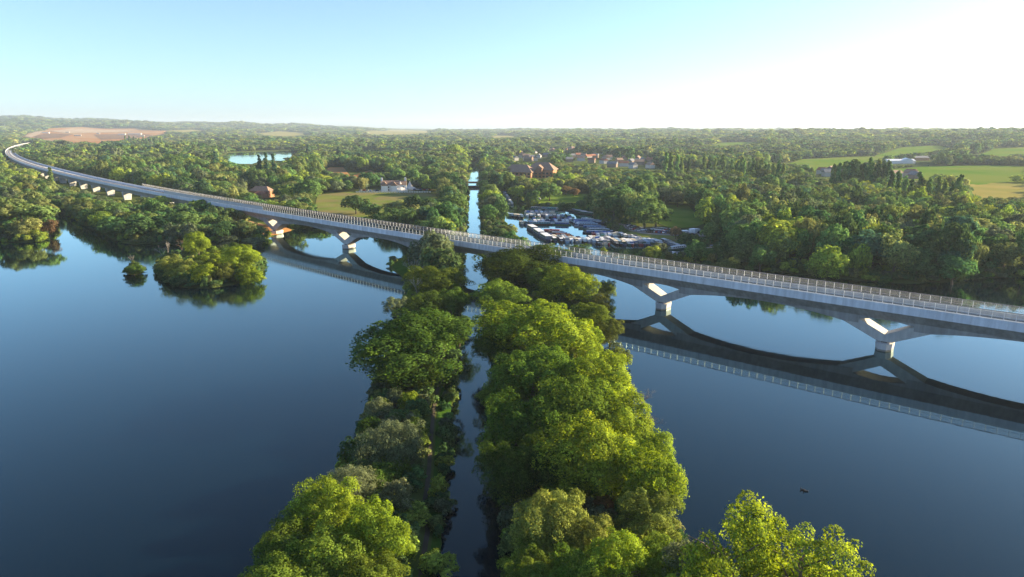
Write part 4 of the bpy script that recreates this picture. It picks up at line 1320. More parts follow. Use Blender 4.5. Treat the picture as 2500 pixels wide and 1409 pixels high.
ux, uy = grid_pts(-420, 420, 55, 600, 2.4, 9)
wd = water_d(ux, uy)
on_strip = (uy < 245) & (ux > bank_l(uy) - 30) & (ux < 40)
lane = (ux > bank_l(uy) - np.where(uy < 90, 3.9, 4.9)) & (ux < bank_l(uy) - 1.2) & (uy < 215)
ok = (wd < -0.2) & (on_strip | (wd > -14)) & ~lane
for c in CLEAR:
    ok &= sdf(ux, uy, c) < -1.0
for l in range(-110, 700, 6):
    cx, cy, _ = line(l, DECK_W / 2)
    ok &= np.hypot(ux - cx, uy - cy) > 6.5
pxu = 1250 + FPX * ux / depth(ux, uy)
ok &= (pxu > -150) & (pxu < 2650)
undergrowth('undergrowth', 'tangle of low bushes covering the banks and shores', ux[ok], uy[ok], 1.4, 4.2, 1.3, 2.6)
print('undergrowth', int(ok.sum()))

# ------------------------------------------------------------------ boats
def plain(name, col, rough=0.5, spec=0.4):
    return surf(name, col, tuple(c * 0.8 for c in col), 1.2, rough, spec=spec)
PAINT = {k: plain(k + '_boat_paint', v) for k, v in {
    'navy': (0.02, 0.035, 0.09), 'blue': (0.03, 0.10, 0.32), 'green': (0.03, 0.11, 0.06), 'red': (0.28, 0.03, 0.03), 'black': (0.015, 0.015, 0.017),
    'white': (0.75, 0.75, 0.72), 'grey': (0.25, 0.26, 0.27), 'cream': (0.62, 0.55, 0.40), 'pale blue': (0.30, 0.42, 0.52), 'brown': (0.20, 0.09, 0.05),
    'orange': (0.55, 0.14, 0.03), 'turquoise': (0.08, 0.28, 0.30)}.items()}

def hull_mesh(L, W, Hh, mat, bow=0.22, z0=-0.35, name='hull'):
    mb = MB()
    secs = [(-0.5, 0.72), (-0.46, 0.95), (-0.3, 1.0), (0.25, 1.0), (0.5 - bow, 0.96), (0.5 - bow * .45, 0.62), (0.5, 0.06)]
    v, f = [], []
    for t, w in secs:
        sheer = Hh * (1 + 0.22 * max(0, (t - 0.2) / 0.3) ** 2)
        v += [(t * L, -w * W / 2 * .82, z0), (t * L, -w * W / 2, sheer), (t * L, w * W / 2, sheer), (t * L, w * W / 2 * .82, z0)]
    for i in range(len(secs) - 1):
        a = i * 4
        for j in range(3):
            f.append((a + j, a + j + 1, a + j + 5, a + j + 4))
        f.append((a + 3, a, a + 4, a + 7))
    f.append((0, 1, 2, 3)); n = len(v) - 4; f.append((n + 3, n + 2, n + 1, n))
    mb.add(v, [tuple(reversed(q)) for q in f])
    # rubbing strake
    mb.box(-0.44 * L, (0.5 - bow) * L, -W / 2 - 0.05, W / 2 + 0.05, Hh * .55, Hh * .66)
    return mb.mesh(name, mat)

def cabin_mesh(x0, x1, W, z0, z1, mat, name='cabin', taper=0.86, rake=0.0):
    mb = MB()
    v = [(x0, -W / 2, z0), (x1, -W / 2, z0), (x1, W / 2, z0), (x0, W / 2, z0),
         (x0 + rake * .4, -W / 2 * taper, z1), (x1 - rake, -W / 2 * taper, z1), (x1 - rake, W / 2 * taper, z1), (x0 + rake * .4, W / 2 * taper, z1)]
    mb.add(v, [(3, 2, 1, 0), (4, 5, 6, 7), (0, 1, 5, 4), (1, 2, 6, 5), (2, 3, 7, 6), (3, 0, 4, 7)])
    return mb.mesh(name, mat)

BOATS = {}
def narrowboat(L, W, hullc, cabc, roofc):
    key = ('n', L, W, hullc, cabc, roofc)
    if key not in BOATS:
        hull = hull_mesh(L, W, 0.75, PAINT[hullc])
        cab = cabin_mesh(-0.36 * L, 0.30 * L, W * .92, 0.73, 1.75, PAINT[cabc])
        mb = MB()
        mb.box(-0.37 * L, 0.31 * L, -W * .43, W * .43, 1.752, 1.83)
        mb.box(-0.1 * L, -0.02 * L, -0.3, 0.3, 1.832, 2.05); mb.box(0.12 * L, 0.17 * L, -0.25, 0.25, 1.832, 2.0)
        roof = mb.mesh('roof', PAINT[roofc])
        mb = MB()
        n = max(4, int(L / 2.2))
        for i in range(n):
            x = -0.32 * L + (i + .5) * 0.58 * L / n
            for s in (-1, 1):
                mb.box(x - .38, x + .38, s * W * .445 - .03, s * W * .445 + .03, 1.10, 1.52)
        win = mb.mesh('windows', WINDOW)
        mb = MB()
        mb.box(0.34 * L, 0.42 * L, -W * .3, W * .3, 0.76, 1.15)
        fore = mb.mesh('foredeck_cover', PAINT[roofc])
        BOATS[key] = [('hull', hull), ('cabin', cab), ('roof', roof), ('windows', win), ('foredeck_cover', fore)]
    return BOATS[key]

def cruiser(L, W, hullc, cabc, coverc):
    key = ('c', L, W, hullc, cabc, coverc)
    if key not in BOATS:
        hull = hull_mesh(L, W, 1.0, PAINT[hullc], bow=0.36)
        cab = cabin_mesh(-0.12 * L, 0.30 * L, W * .78, 1.0, 1.75, PAINT[cabc], rake=0.9)
        win = cabin_mesh(-0.10 * L, 0.27 * L, W * .80, 1.22, 1.55, WINDOW, 'windows', 0.93, 0.45)
        cov = cabin_mesh(-0.44 * L, -0.125 * L, W * .84, 1.0, 2.25, PAINT[coverc], 'canopy', 0.72, 0.7)
        BOATS[key] = [('hull', hull), ('cabin', cab), ('windows', win), ('canopy', cov)]
    return BOATS[key]

def put_boat(name, parts, X, Y, rz, label, group):
    e = link(name, None, loc=(X, Y, 0.0), rz=rz)
    tag(e, label, 'boat', group)
    for n, me in parts:
        link(n, me, e)
    return e

br = random.Random(21)
def boat_row(a, b, n, head, row, kind='mix', L=(9, 13), palette=None, jitter=0.6):
    """n boats between two pixels of the photograph, all pointing along the pixel vector head"""
    A, Bq = at(*a), at(*b)
    H0, H1 = at(*head[0]), at(*head[1])
    ang = math.atan2(H1[1] - H0[1], H1[0] - H0[0])
    for i in range(n):
        t = i / max(n - 1, 1)
        X = A[0] + (Bq[0] - A[0]) * t + br.uniform(-jitter, jitter) * .5
        Y = A[1] + (Bq[1] - A[1]) * t + br.uniform(-jitter, jitter)
        l = br.choice([L[0], (L[0] + L[1]) / 2, L[1]])
        hc = br.choice(['navy', 'black', 'green', 'black', 'navy', 'grey', 'red'])
        cc = br.choice(palette or ['blue', 'green', 'navy', 'red', 'grey', 'pale blue', 'cream', 'turquoise', 'white'])
        rc = br.choice(['grey', 'pale blue', 'white', 'white', cc, 'cream'])
        k = kind if kind != 'mix' else br.choice(['n', 'n', 'c'])
        if k == 'n':
            pts = narrowboat(l, 2.1, hc, cc, rc); nm = 'narrowboat'
            lab = '%s-sided narrowboat with %s roof, %s boat %s' % (cc, rc, nth(i), row)
        else:
            cv = br.choice(['blue', 'navy', 'blue', 'green', 'grey', 'cream'])
            hw = br.choice(['white', 'white', 'cream', 'pale blue'])
            pts = cruiser(min(l, 9.0), 2.7, hw, 'white', cv); nm = 'cabin_cruiser'
            lab = '%s cabin cruiser with %s canopy, %s boat %s' % (hw, cv, nth(i), row)
        put_boat(nm, pts, X, Y, ang + br.uniform(-.05, .05) + (pi if br.random() < .3 else 0), lab, 'boats moored in the marina')

Z = lambda x, y, s=8.807: (1200 + x / s, 440 + y / s)           # two enlarged views the rows were measured in
Q = lambda x, y, s=7.353: (1440 + x / s, 500 + y / s)
boat_row(Z(380, 770), Z(640, 800), 5, (Z(380, 700), Z(520, 790)), 'in the topmost marina row', 'mix')
boat_row(Z(760, 780), Z(1520, 800), 10, (Z(1180, 700), Z(1300, 790)), 'in the row under the leaning tree', 'mix', (8, 10))
boat_row(Z(760, 720), Z(1380, 720), 7, (Z(900, 690), Z(1010, 740)), 'behind the row under the leaning tree', 'c', (7, 9))
boat_row(Z(980, 625), Z(1450, 645), 4, (Z(980, 625), Z(1450, 645)), 'along the marina lawn bank', 'n', (10, 12))
boat_row(Z(640, 950), Z(830, 950), 3, (Z(590, 880), Z(720, 990)), 'starting the second marina row', 'n', (9, 11))
boat_row(Z(930, 900), Z(1620, 905), 9, (Z(940, 860), Z(1040, 930)), 'in the second marina row', 'c', (8, 9))
boat_row(Z(1080, 960), Z(1080, 960), 1, (Z(860, 955), Z(1300, 960)), 'alongside below the second row', 'n', (15, 15), ['turquoise'])
boat_row(Z(1500, 965), Z(1500, 965), 1, (Z(1380, 965), Z(1640, 970)), 'alongside right of the turquoise one', 'n', (12, 12), ['blue'])
boat_row(Z(1900, 900), Z(2320, 1110), 8, (Z(1860, 985), Z(2300, 1000)), 'in the right marina row', 'n', (15, 19), ['blue', 'navy', 'pale blue', 'grey', 'green'])
boat_row(Z(1800, 680), Z(2060, 740), 3, (Z(1820, 700), Z(2150, 740)), 'at the far lawn corner', 'n', (13, 16), ['green', 'grey', 'brown'])
boat_row(Z(1300, 1130), Z(1560, 1220), 4, (Z(1250, 1150), Z(1600, 1160)), 'inside the three big barges', 'n', (11, 13), ['brown', 'red', 'orange', 'brown'])
boat_row(Z(1500, 1310), Z(2380, 1330), 10, (Z(1500, 1260), Z(1640, 1390)), 'in the front marina row', 'mix', (10, 13))
boat_row(Z(1330, 1290), Z(1560, 1240), 3, (Z(1250, 1220), Z(1400, 1330)), 'beside the lowest big barge', 'n', (9, 11))
boat_row(Q(60, 560), Q(560, 560), 8, (Q(20, 520), Q(120, 620)), 'crowded behind the front row', 'mix', (8, 10))
boat_row(Q(130, 520), Q(130, 520), 1, (Q(10, 520), Q(280, 530)), 'with a long blue tarpaulin', 'n', (16, 16), ['blue'])
boat_row(Q(60, 690), Q(300, 700), 5, (Q(40, 650), Q(160, 740)), 'in the middle front row', 'mix', (9, 11))
boat_row(Q(440, 690), Q(1000, 700), 9, (Q(380, 620), Q(560, 760)), 'in the right front row', 'n', (13, 16), ['green', 'grey', 'blue', 'white', 'navy', 'pale blue'])
boat_row(Q(1060, 680), Q(1200, 690), 3, (Q(1010, 660), Q(1230, 720)), 'behind the grey tree at the marina end', 'n', (12, 14), ['grey', 'white'])
boat_row(Q(1380, 690), Q(1520, 760), 4, (Q(1320, 680), Q(1600, 770)), 'at the right end of the marina', 'n', (11, 14), ['white', 'black', 'grey'])
boat_row(Q(1590, 800), Q(1590, 800), 1, (Q(1490, 820), Q(1700, 790)), 'alone at the right end of the marina', 'n', (14, 14), ['white'])
boat_row(Q(1440, 940), Q(1470, 915), 2, (Q(1350, 960), Q(1500, 920)), 'by the viaduct below the marina end', 'c', (8, 9))
boat_row(Q(2200, 790), Q(2280, 870), 3, (Q(2130, 830), Q(2350, 810)), 'in trees right of the marina', 'n', (14, 16), ['black', 'cream', 'white'])
boat_row(Z(290, 300), Z(430, 520), 5, (Z(250, 320), Z(420, 440)), 'along the bank at the marina mouth', 'mix', (9, 11))
boat_row((1131, 548), (1134, 560), 2, ((1131, 545), (1134, 566)), 'on the left canal bank at the viaduct', 'n', (11, 13), ['red', 'cream'])
boat_row((1139, 505), (1138, 530), 3, ((1139, 500), (1137, 530)), 'farther along the left canal bank', 'n', (11, 13))
boat_row(Z(1280, 1250), Z(1620, 1300), 5, (Z(1250, 1220), Z(1400, 1330)), 'between barges and front row', 'mix', (9, 10), ['white', 'pale blue', 'cream', 'grey'])
boat_row(Q(20, 630), Q(330, 640), 7, (Q(20, 590), Q(120, 690)), 'in the middle crowd', 'mix', (8, 10), ['white', 'cream', 'pale blue', 'grey'])
boat_row(Q(640, 590), Q(900, 640), 5, (Q(600, 580), Q(700, 660)), 'at the right grass bank', 'mix', (8, 10), ['white', 'cream', 'blue'])
boat_row(Z(1700, 870), Z(1850, 960), 4, (Z(1640, 850), Z(1760, 950)), 'between second and right rows', 'c', (8, 9))
boat_row(Z(2080, 880), Z(2400, 960), 5, (Z(2050, 900), Z(2350, 920)), 'behind the right marina row', 'n', (11, 13), ['white', 'pale blue', 'navy'])
# three big barges end to end along the marina's canal side
for i, (a, b) in enumerate([(Z(815, 1040), Z(960, 1120)), (Z(945, 1120), Z(1110, 1230)), (Z(1090, 1220), Z(1270, 1330))]):
    A, Bq = at(*a), at(*b)
    ang = math.atan2(Bq[1] - A[1], Bq[0] - A[0])
    L = hypot(Bq[0] - A[0], Bq[1] - A[1])
    L = max(L, 14)
    parts = [('hull', hull_mesh(L, 4.2, 1.1, PAINT['navy'], bow=0.14)), ('cabin', cabin_mesh(-0.38 * L, 0.30 * L, 3.7, 1.08, 2.5, PAINT['grey'], taper=.94)),
             ('roof', cabin_mesh(-0.39 * L, 0.31 * L, 3.6, 2.503, 2.62, PAINT['white'], 'roof', 1.0)),
             ('windows', cabin_mesh(-0.34 * L, 0.26 * L, 3.74, 1.65, 2.15, WINDOW, 'windows', .985))]
    put_boat('barge', parts, (A[0] + Bq[0]) / 2, (A[1] + Bq[1]) / 2, ang,
             ['topmost', 'middle', 'lowest'][i] + ' of three white-roofed wide barges moored end to end beside the canal', 'white-roofed barges')

# ------------------------------------------------------------------ cars
CARC = {k: surf(k + '_car_paint', v, tuple(c * .95 for c in v), 1, 0.25, spec=0.6) for k, v in {
    'white': (0.75, 0.75, 0.75), 'silver': (0.45, 0.46, 0.47), 'black': (0.015, 0.015, 0.016), 'grey': (0.12, 0.125, 0.13), 'blue': (0.03, 0.07, 0.25), 'red': (0.35, 0.02, 0.02)}.items()}
def loft_x(sections, mat, name):
    """sections: (x, half width, z0, z1)"""
    mb = MB(); v, f = [], []
    for x, w, z0, z1 in sections:
        v += [(x, -w, z0), (x, -w, z1), (x, w, z1), (x, w, z0)]
    for i in range(len(sections) - 1):
        a = 4 * i
        for j in range(4):
            f.append((a + j, a + 4 + j, a + 4 + (j + 1) % 4, a + (j + 1) % 4))
    f.append((3, 2, 1, 0)); n = len(v) - 4; f.append((n, n + 1, n + 2, n + 3))
    mb.add(v, f)
    return mb.mesh(name, mat)
mbw = MB()
for k_ in range(12): pass
def wheel_mesh():
    mb = MB(); n = 12
    ring = [(0.32 * cos(2 * pi * i / n), 0.32 * sin(2 * pi * i / n)) for i in range(n)]
    v = [(x, -0.1, z) for x, z in ring] + [(x, 0.1, z) for x, z in ring]
    f = [tuple(range(n)), tuple(reversed(range(n, 2 * n)))] + [(i, n + i, n + (i + 1) % n, (i + 1) % n) for i in range(n)]
    mb.add(v, f)
    return mb.mesh('wheel', DARKM)
WHEEL = wheel_mesh()
CARB = {k: loft_x([(-2.1, .70, .35, .80), (-2.0, .84, .28, .92), (-0.9, .88, .25, .95), (0.9, .88, .25, .93), (1.9, .82, .28, .80), (2.1, .66, .36, .66)], m, 'body') for k, m in CARC.items()}
CARG = loft_x([(-1.75, .70, .90, .96), (-1.25, .70, .90, 1.42), (0.30, .70, .90, 1.46), (1.15, .70, .90, .95)], WINDOW, 'windows')
CARR = {k: loft_x([(-1.22, .60, 1.425, 1.47), (0.25, .60, 1.462, 1.51)], m, 'roof') for k, m in CARC.items()}
VANB = loft_x([(-2.7, .95, .35, 2.3), (-2.6, 1.0, .3, 2.45), (1.3, 1.0, .3, 2.45), (1.75, .98, .3, 1.5), (2.6, .92, .32, 1.15), (2.7, .8, .4, .9)], CARC['white'], 'body')
VANG = loft_x([(1.20, .90, 1.45, 2.32), (1.82, .90, 1.42, 1.50)], WINDOW, 'windows')
def car(X, Y, rz, col, label, van=False, group='cars in the marina car park'):
    e = link('parked_van' if van else 'parked_car', None, loc=(X, Y, gz(X, Y) + 0.27), rz=rz)
    tag(e, label, 'van' if van else 'car', group)
    if van:
        link('body', VANB, e); link('windows', VANG, e)
    else:
        link('body', CARB[col], e); link('windows', CARG, e); link('roof', CARR[col], e)
    for x in (-1.3, 1.3):
        for y in (-.8, .8):
            link('wheel', WHEEL, e, (x, y, .32))
cr = random.Random(8)
def car_row(a, b, n, row, rot=1.1, vans=()):
    A, Bq = at(*a, 1), at(*b, 1)
    base = math.atan2(Bq[1] - A[1], Bq[0] - A[0]) + rot
    for i in range(n):
        t = i / max(n - 1, 1)
        col = cr.choice(['white', 'silver', 'black', 'grey', 'blue', 'silver', 'white', 'black', 'red'])
        v = i in vans
        car(A[0] + (Bq[0] - A[0]) * t + cr.uniform(-.3, .3), A[1] + (Bq[1] - A[1]) * t + cr.uniform(-.5, .5), base + cr.uniform(-.06, .06), col,
            '%s %s, %s in the %s' % ('white' if v else col, 'van' if v else 'car', nth(i), row), v)
car_row(Q(700, 405), Q(950, 480), 8, 'car park row under the huge green tree')
car_row(Q(780, 460), Q(870, 490), 3, 'short front row under the huge green tree')
car_row(Q(1060, 510), Q(1430, 530), 10, 'front car park row left of the russet tree')
car_row(Q(1160, 470), Q(1440, 490), 7, 'rear car park row left of the russet tree')
car_row(Q(1670, 560), Q(1830, 580), 4, 'car park row right of the russet tree', 1.1, (1,))
car_row(Q(1860, 530), Q(1970, 535), 3, 'row of vans at the right end of the car park', 0.9, (0, 1))
car_row(Q(1780, 625), Q(1780, 625), 1, 'lane below the vans', 0.4)
car_row(Z(960, 420), Z(1020, 430), 2, 'lawn corner behind the two upright trees', 0.3)
X_, Y_ = at(*Q(975, 420), 1)
mb = MB(); mb.box(-.9, .9, -.04, .04, 1.4, 3.4)
sgn = link('notice_board', None, loc=(X_, Y_, gz(X_, Y_)), rz=0.2)
tag(sgn, 'pale upright notice board standing among the parked cars', 'sign')
link('board', mb.mesh('board', PAINT['grey']), sgn)
mb = MB(); mb.box(-.8, -.7, .05, .15, -.1, 3.3); mb.box(.7, .8, .05, .15, -.1, 3.3)
link('posts', mb.mesh('posts', STEEL), sgn)

# ------------------------------------------------------------------ buildings
TILE = surf('brown_roof_tiles', (0.20, 0.13, 0.09), (0.27, 0.18, 0.13), 0.8, 0.85, 0.2, 6)
REDTILE = surf('red_roof_tiles', (0.22, 0.085, 0.045), (0.29, 0.12, 0.065), 0.8, 0.85, 0.2, 6)
SLATE = surf('grey_slate', (0.13, 0.135, 0.145), (0.19, 0.195, 0.20), 0.8, 0.7, 0.1, 6)
BRICK = surf('orange_brick', (0.36, 0.16, 0.08), (0.44, 0.22, 0.12), 1.5, 0.9, 0.2, 8)
RENDER = surf('white_render', (0.70, 0.69, 0.65), (0.78, 0.77, 0.74), 0.7, 0.9)
CANVAS = surf('cream_canvas', (0.68, 0.62, 0.52), (0.76, 0.71, 0.62), 0.7, 0.9)
SHEET = surf('pale_sheet_roof', (0.62, 0.64, 0.65), (0.70, 0.72, 0.73), 0.5, 0.4)
TIMBER = surf('brown_timber', (0.17, 0.09, 0.05), (0.24, 0.13, 0.08), 2, 0.8)

def gable_roof(L, W, z0, z1, over=0.4, hip=0.0):
    mb = MB(); l, w = L / 2 + over, W / 2 + over
    r = L / 2 + over - hip
    t = 0.18
    v = [(-l, -w, z0), (l, -w, z0), (l, w, z0), (-l, w, z0), (-r, 0, z1), (r, 0, z1),
         (-l, -w, z0 - t), (l, -w, z0 - t), (l, w, z0 - t), (-l, w, z0 - t)]
    mb.add(v, [(0, 1, 5, 4), (2, 3, 4, 5), (3, 0, 4), (1, 2, 5), (6, 7, 1, 0), (7, 8, 2, 1), (8, 9, 3, 2), (9, 6, 0, 3), (9, 8, 7, 6)])
    return mb
def walls(L, W, z0, z1, ridge=None):
    mb = MB()
    mb.box(-L / 2, L / 2, -W / 2, W / 2, z0, z1)
    if ridge:
        for s in (-1, 1):
            x = s * L / 2
            mb.add([(x - s * .25, -W / 2, z1), (x, -W / 2, z1), (x - s * .25, W / 2, z1), (x, W / 2, z1), (x - s * .25, 0, ridge), (x, 0, ridge)],
                   [(0, 4, 5, 1), (4, 2, 3, 5), (1, 5, 3), (0, 2, 4)])
    return mb
def window_grid(e, L, W, z, n, mat=WINDOW, w=1.0, h=1.3):
    for s in (-1, 1):
        for i in range(n):
            x = -L / 2 + (i + .5) * L / n
            mb = MB(); mb.box(-w / 2, w / 2, -.05, .05, 0, h)
            link('window', mb.mesh('window', mat), e, (x, s * (W / 2 + .02), z))

def house(name, X, Y, rz, L, W, H, R, wall, roof, label, cat='house', group=None, hip=0.0, nwin=3, chimney=True, z=None):
    e = link(name, None, loc=(X, Y, gz(X, Y) if z is None else z), rz=rz)
    tag(e, label, cat, group)
    link('wall', walls(L, W, -.8, H, None if hip else R - .12).mesh('wall', wall), e)
    rf = link('roof', gable_roof(L, W, H, R, .4, hip).mesh('roof', roof), e)
    if chimney:
        mb = MB(); mb.box(L * .28, L * .28 + .8, -.35, .35, H + .5, R + .9)
        link('chimney', mb.mesh('chimney', BRICK), rf)
    if nwin:
        window_grid(e, L, W, 0.9, nwin)
        if H > 4.2:
            window_grid(e, L, W, 3.3, nwin)
    return e
# the white inn with its two canvas tents
X, Y = at(962, 468, 1)
inn = house('inn', X, Y, 0.12, 22, 9, 6.0, 9.6, RENDER, TILE, 'white gabled inn with brown roof behind the meadow', 'inn', nwin=5, chimney=False)
for x in (-10.4, 10.4):
    mb = MB(); mb.box(-.8, .8, -.7, .7, 4, 12.0); link('chimney', mb.mesh('chimney', RENDER), inn, (x, 0, 0))
for x in (-7.5, 0.5):
    e2 = gable_roof(5.5, 5.0, 5.6, 8.8, .3)
    g = link('cross_gable_roof', e2.mesh('cross_gable_roof', TILE), inn, (x, -4.2, 0), pi / 2)
    link('cross_gable', walls(5.5, 5.0, -.5, 5.6, 8.65).mesh('cross_gable', RENDER), inn, (x, -4.2, 0), pi / 2)
for i, (px_, py_, s) in enumerate([(978, 470, 1.0), (1001, 466, .9)]):
    X, Y = at(px_, py_, 0.5)
    mb = MB()
    n = 14
    base = [(6.6 * cos(2 * pi * k / n), 5.4 * sin(2 * pi * k / n)) for k in range(n)]
    v = [(x * s, y * s, 1.6) for x, y in base] + [(x * s * .42, y * s * .42, 3.6 * s) for x, y in base] + [(x * s * .02, y * s * .02, 8.8 * s) for x, y in base] + [(x * s, y * s, -.2) for x, y in base]
    f = [(k, (k + 1) % n, n + (k + 1) % n, n + k) for k in range(n)] + [(n + k, n + (k + 1) % n, 2 * n + (k + 1) % n, 2 * n + k) for k in range(n)] + [(3 * n + k, 3 * n + (k + 1) % n, (k + 1) % n, k) for k in range(n)]
    mb.add(v, f)
    e = link('canvas_tent', None, loc=(X, Y, gz(X, Y)))
    tag(e, ['larger pointed cream canvas tent right of the white inn', 'smaller pointed cream canvas tent farthest right of the white inn'][i], 'tent', 'pointed tents by the inn')
    link('canvas', mb.mesh('canvas', CANVAS), e)
    mb = MB(); mb.tube([(0, 0, 0), (0, 0, 9.3 * s)], [.08, .05], 6); link('pole', mb.mesh('pole', TIMBER), e)
# inn fence and hedge
A, Bq = at(868, 472, 1), at(1058, 472, 1)
e = link('picket_fence', None, loc=(*A, gz(*A)), rz=math.atan2(Bq[1] - A[1], Bq[0] - A[0]))
tag(e, 'pale fence along the far edge of the meadow before the inn', 'fence')
LF = hypot(Bq[0] - A[0], Bq[1] - A[1])
PK = MB(); PK.box(-.8, .8, -.04, .04, .3, 1.5); PK = PK.mesh('fence_panel', CANVAS)
for i in range(int(LF / 2.2)):
    link('fence_panel', PK, e, (i * 2.2 + 1.1, 0, 0))
car_row((880, 468), (930, 468), 7, 'car row in front of the white inn', 1.4)
car_row((1012, 466), (1052, 466), 6, 'car row right of the pointed tents', 1.4)
# brick house under the conifers
X, Y = at(640, 482, 1)
bh = house('brick_house', X, Y, -0.15, 17, 10, 5.2, 9.0, BRICK, TILE, 'orange brick house with brown hipped roof beside the tall conifers', hip=4.0, nwin=4, chimney=False)
link('wing', walls(9, 7, -.6, 3.6).mesh('wing', BRICK), bh, (3, -7.5, 0)); link('wing_roof', gable_roof(9, 7, 3.6, 5.6, .3, 2.5).mesh('wing_roof', REDTILE), bh, (3, -7.5, 0))
# big brown-roofed office building
X, Y = on_ground(1300, 436)
ob = link('office_building', None, loc=(X, Y, gz(X, Y)), rz=-0.28)
tag(ob, 'large brick office building with two big brown hipped roofs among trees', 'building')
for (x, y, L, W, H, R) in [(-13, -8, 32, 22, 7.5, 15.5), (9, 9, 30, 22, 9.5, 17.5)]:
    link('wall', walls(L, W, -1, H).mesh('wall', BRICK), ob, (x, y, 0))
    link('roof', gable_roof(L, W, H, R, 1.6, 9).mesh('roof', TILE), ob, (x, y, 0))
    for s in range(7):
        mb = MB(); mb.box(-1.3, 1.3, -.06, .06, 0, 2.2)
        wm = mb.mesh('window', WINDOW)
        for z in (1.0, 4.4):
            link('window', wm, ob, (x - L / 2 + (s + .5) * L / 7, y - W / 2 - .03, z))
link('gable', walls(8, 7, 6, 11.5, 15).mesh('gable', TIMBER), ob, (9, -3.5, 0), pi / 2); link('gable_roof', gable_roof(8, 7, 11.5, 15.2, .8).mesh('gable_roof', TILE), ob, (9, -3.5, 0), pi / 2)
# footbridge and lock over the canal
yb = 690
e = link('canal_bridge', None, loc=((bank_l(yb) + bank_r(yb)) / 2, yb, 0))
tag(e, 'low brown bridge crossing the canal beyond the viaduct', 'bridge')
mb = MB(); mb.box(-16, 16, -2.6, 2.6, 2.6, 3.1); link('deck', mb.mesh('deck', TIMBER), e)
for y in (-2.5, 2.5):
    mb = MB(); mb.box(-16, 16, y - .12, y + .12, 3.1, 4.2); link('parapet', mb.mesh('parapet', BRICK), e)
for s in (-1, 1):
    mb = MB(); mb.box(s * 11 - 4.6, s * 11 + 4.6, -2.4, 2.4, -2, 2.598); link('abutment', mb.mesh('abutment', BRICK), e)
e = link('lock_beam', None, loc=((bank_l(672) + bank_r(672)) / 2, 672, 0))
tag(e, 'white lock walkway across the canal in front of the brown bridge', 'lock')
mb = MB(); mb.box(-7, 7, -.4, .4, 1.5, 1.8); link('walkway', mb.mesh('walkway', PAINT['white']), e)
mb = MB(); mb.box(-6, 6, -.15, .15, -2, 1.498); link('gate', mb.mesh('gate', PAINT['black']), e)
# farm barns on the right
for i, (px_, py_, L, W, H, R, rz, roof, wall, lab) in enumerate([
        (2195, 397, 44, 14, 4.5, 7.0, 0.1, SHEET, RENDER, 'long low barn with pale metal roof beside the pasture'),
        (2212, 396, 16, 14, 5.5, 8.5, 1.3, SHEET, RENDER, 'short white-ended barn at the end of the long barn'),
        (2245, 389, 26, 12, 4.5, 7.5, 0.15, SLATE, BRICK, 'grey-roofed brick barn behind the pale barns'),
        (2370, 392, 12, 9, 5.5, 8.5, 0.4, SLATE, RENDER, 'white farmhouse beside the right pasture hedge')]):
    X, Y = on_ground(px_, py_ + 3)
    house('barn' if i < 3 else 'farmhouse', X, Y, rz, L, W, H, R, wall, roof, lab, 'barn' if i < 3 else 'house', nwin=0 if i < 3 else 3, chimney=i == 3)
# houses of the far village
DBRICK = surf('dull_house_brick', (0.17, 0.125, 0.095), (0.23, 0.17, 0.13), 1.5, 0.9)
ROOFS = [('red', REDTILE), ('brown', TILE), ('grey', SLATE), ('grey', SLATE), ('brown', TILE)]
PALEW = surf('weathered_pale_render', (0.42, 0.40, 0.36), (0.50, 0.48, 0.44), 0.7, 0.9)
WALLS = [('brick', DBRICK), ('pale', PALEW), ('brick', DBRICK)]
PROTO_H = {}
hcount = {}
for i, (X, Y) in enumerate(sorted(VILLAGE, key=lambda v: v[0] / v[1])):
    rn, rm = ROOFS[vr.randrange(5)]; wn_, wm_ = WALLS[vr.randrange(3)]
    wx = to_px(X, Y, 1)[0]
    area = 'in the village left of the marina woods' if wx < 1345 else 'in the village behind the marina woods' if wx < 1700 else 'beside the pastures on the right'
    key = (rn, wn_, i % 2)
    if key not in PROTO_H:
        L, W = (11, 8) if i % 2 else (14, 8.5)
        PROTO_H[key] = (walls(L, W, -1.5, 5.2, 8.4).mesh('wall', wm_), gable_roof(L, W, 5.2, 8.6, .4).mesh('roof', rm))
    e = link('house', None, loc=(X, Y, gz(X, Y)), rz=vr.uniform(0, pi))
    hk = (wn_, rn, area); hcount[hk] = hcount.get(hk, 0) + 1
    tag(e, '%s %s-roofed %s house from the left %s' % (nth(hcount[hk] - 1), rn, wn_, area), 'house', 'houses ' + area)
    link('wall', PROTO_H[key][0], e); link('roof', PROTO_H[key][1], e)
# cabins and sheds of the far building site
SITEM = surf('dusty_site_sheeting', (0.34, 0.30, 0.25), (0.40, 0.36, 0.31), 0.4, 0.7)
SITE = [(112, 326, 60, 12), (150, 322, 40, 10), (165, 325, 30, 10), (205, 322, 24, 10), (240, 328, 26, 10), (270, 326, 50, 14), (298, 330, 60, 14), (330, 329, 110, 18), (345, 334, 50, 12), (125, 331, 40, 10), (190, 333, 50, 10)]
for i, (px_, py_, L, W) in enumerate(SITE[::2] + SITE[7:8]):
    X, Y = on_ground(px_, py_)
    house('site_shed', X, Y, 0.1 * (i % 3), L * .7, W * .8, 6, 7.5, SITEM if i % 3 else CANVAS, SITEM, '%s pale shed from the left on the far building site' % nth(i), 'shed', 'sheds on the far building site', nwin=0, chimney=False)
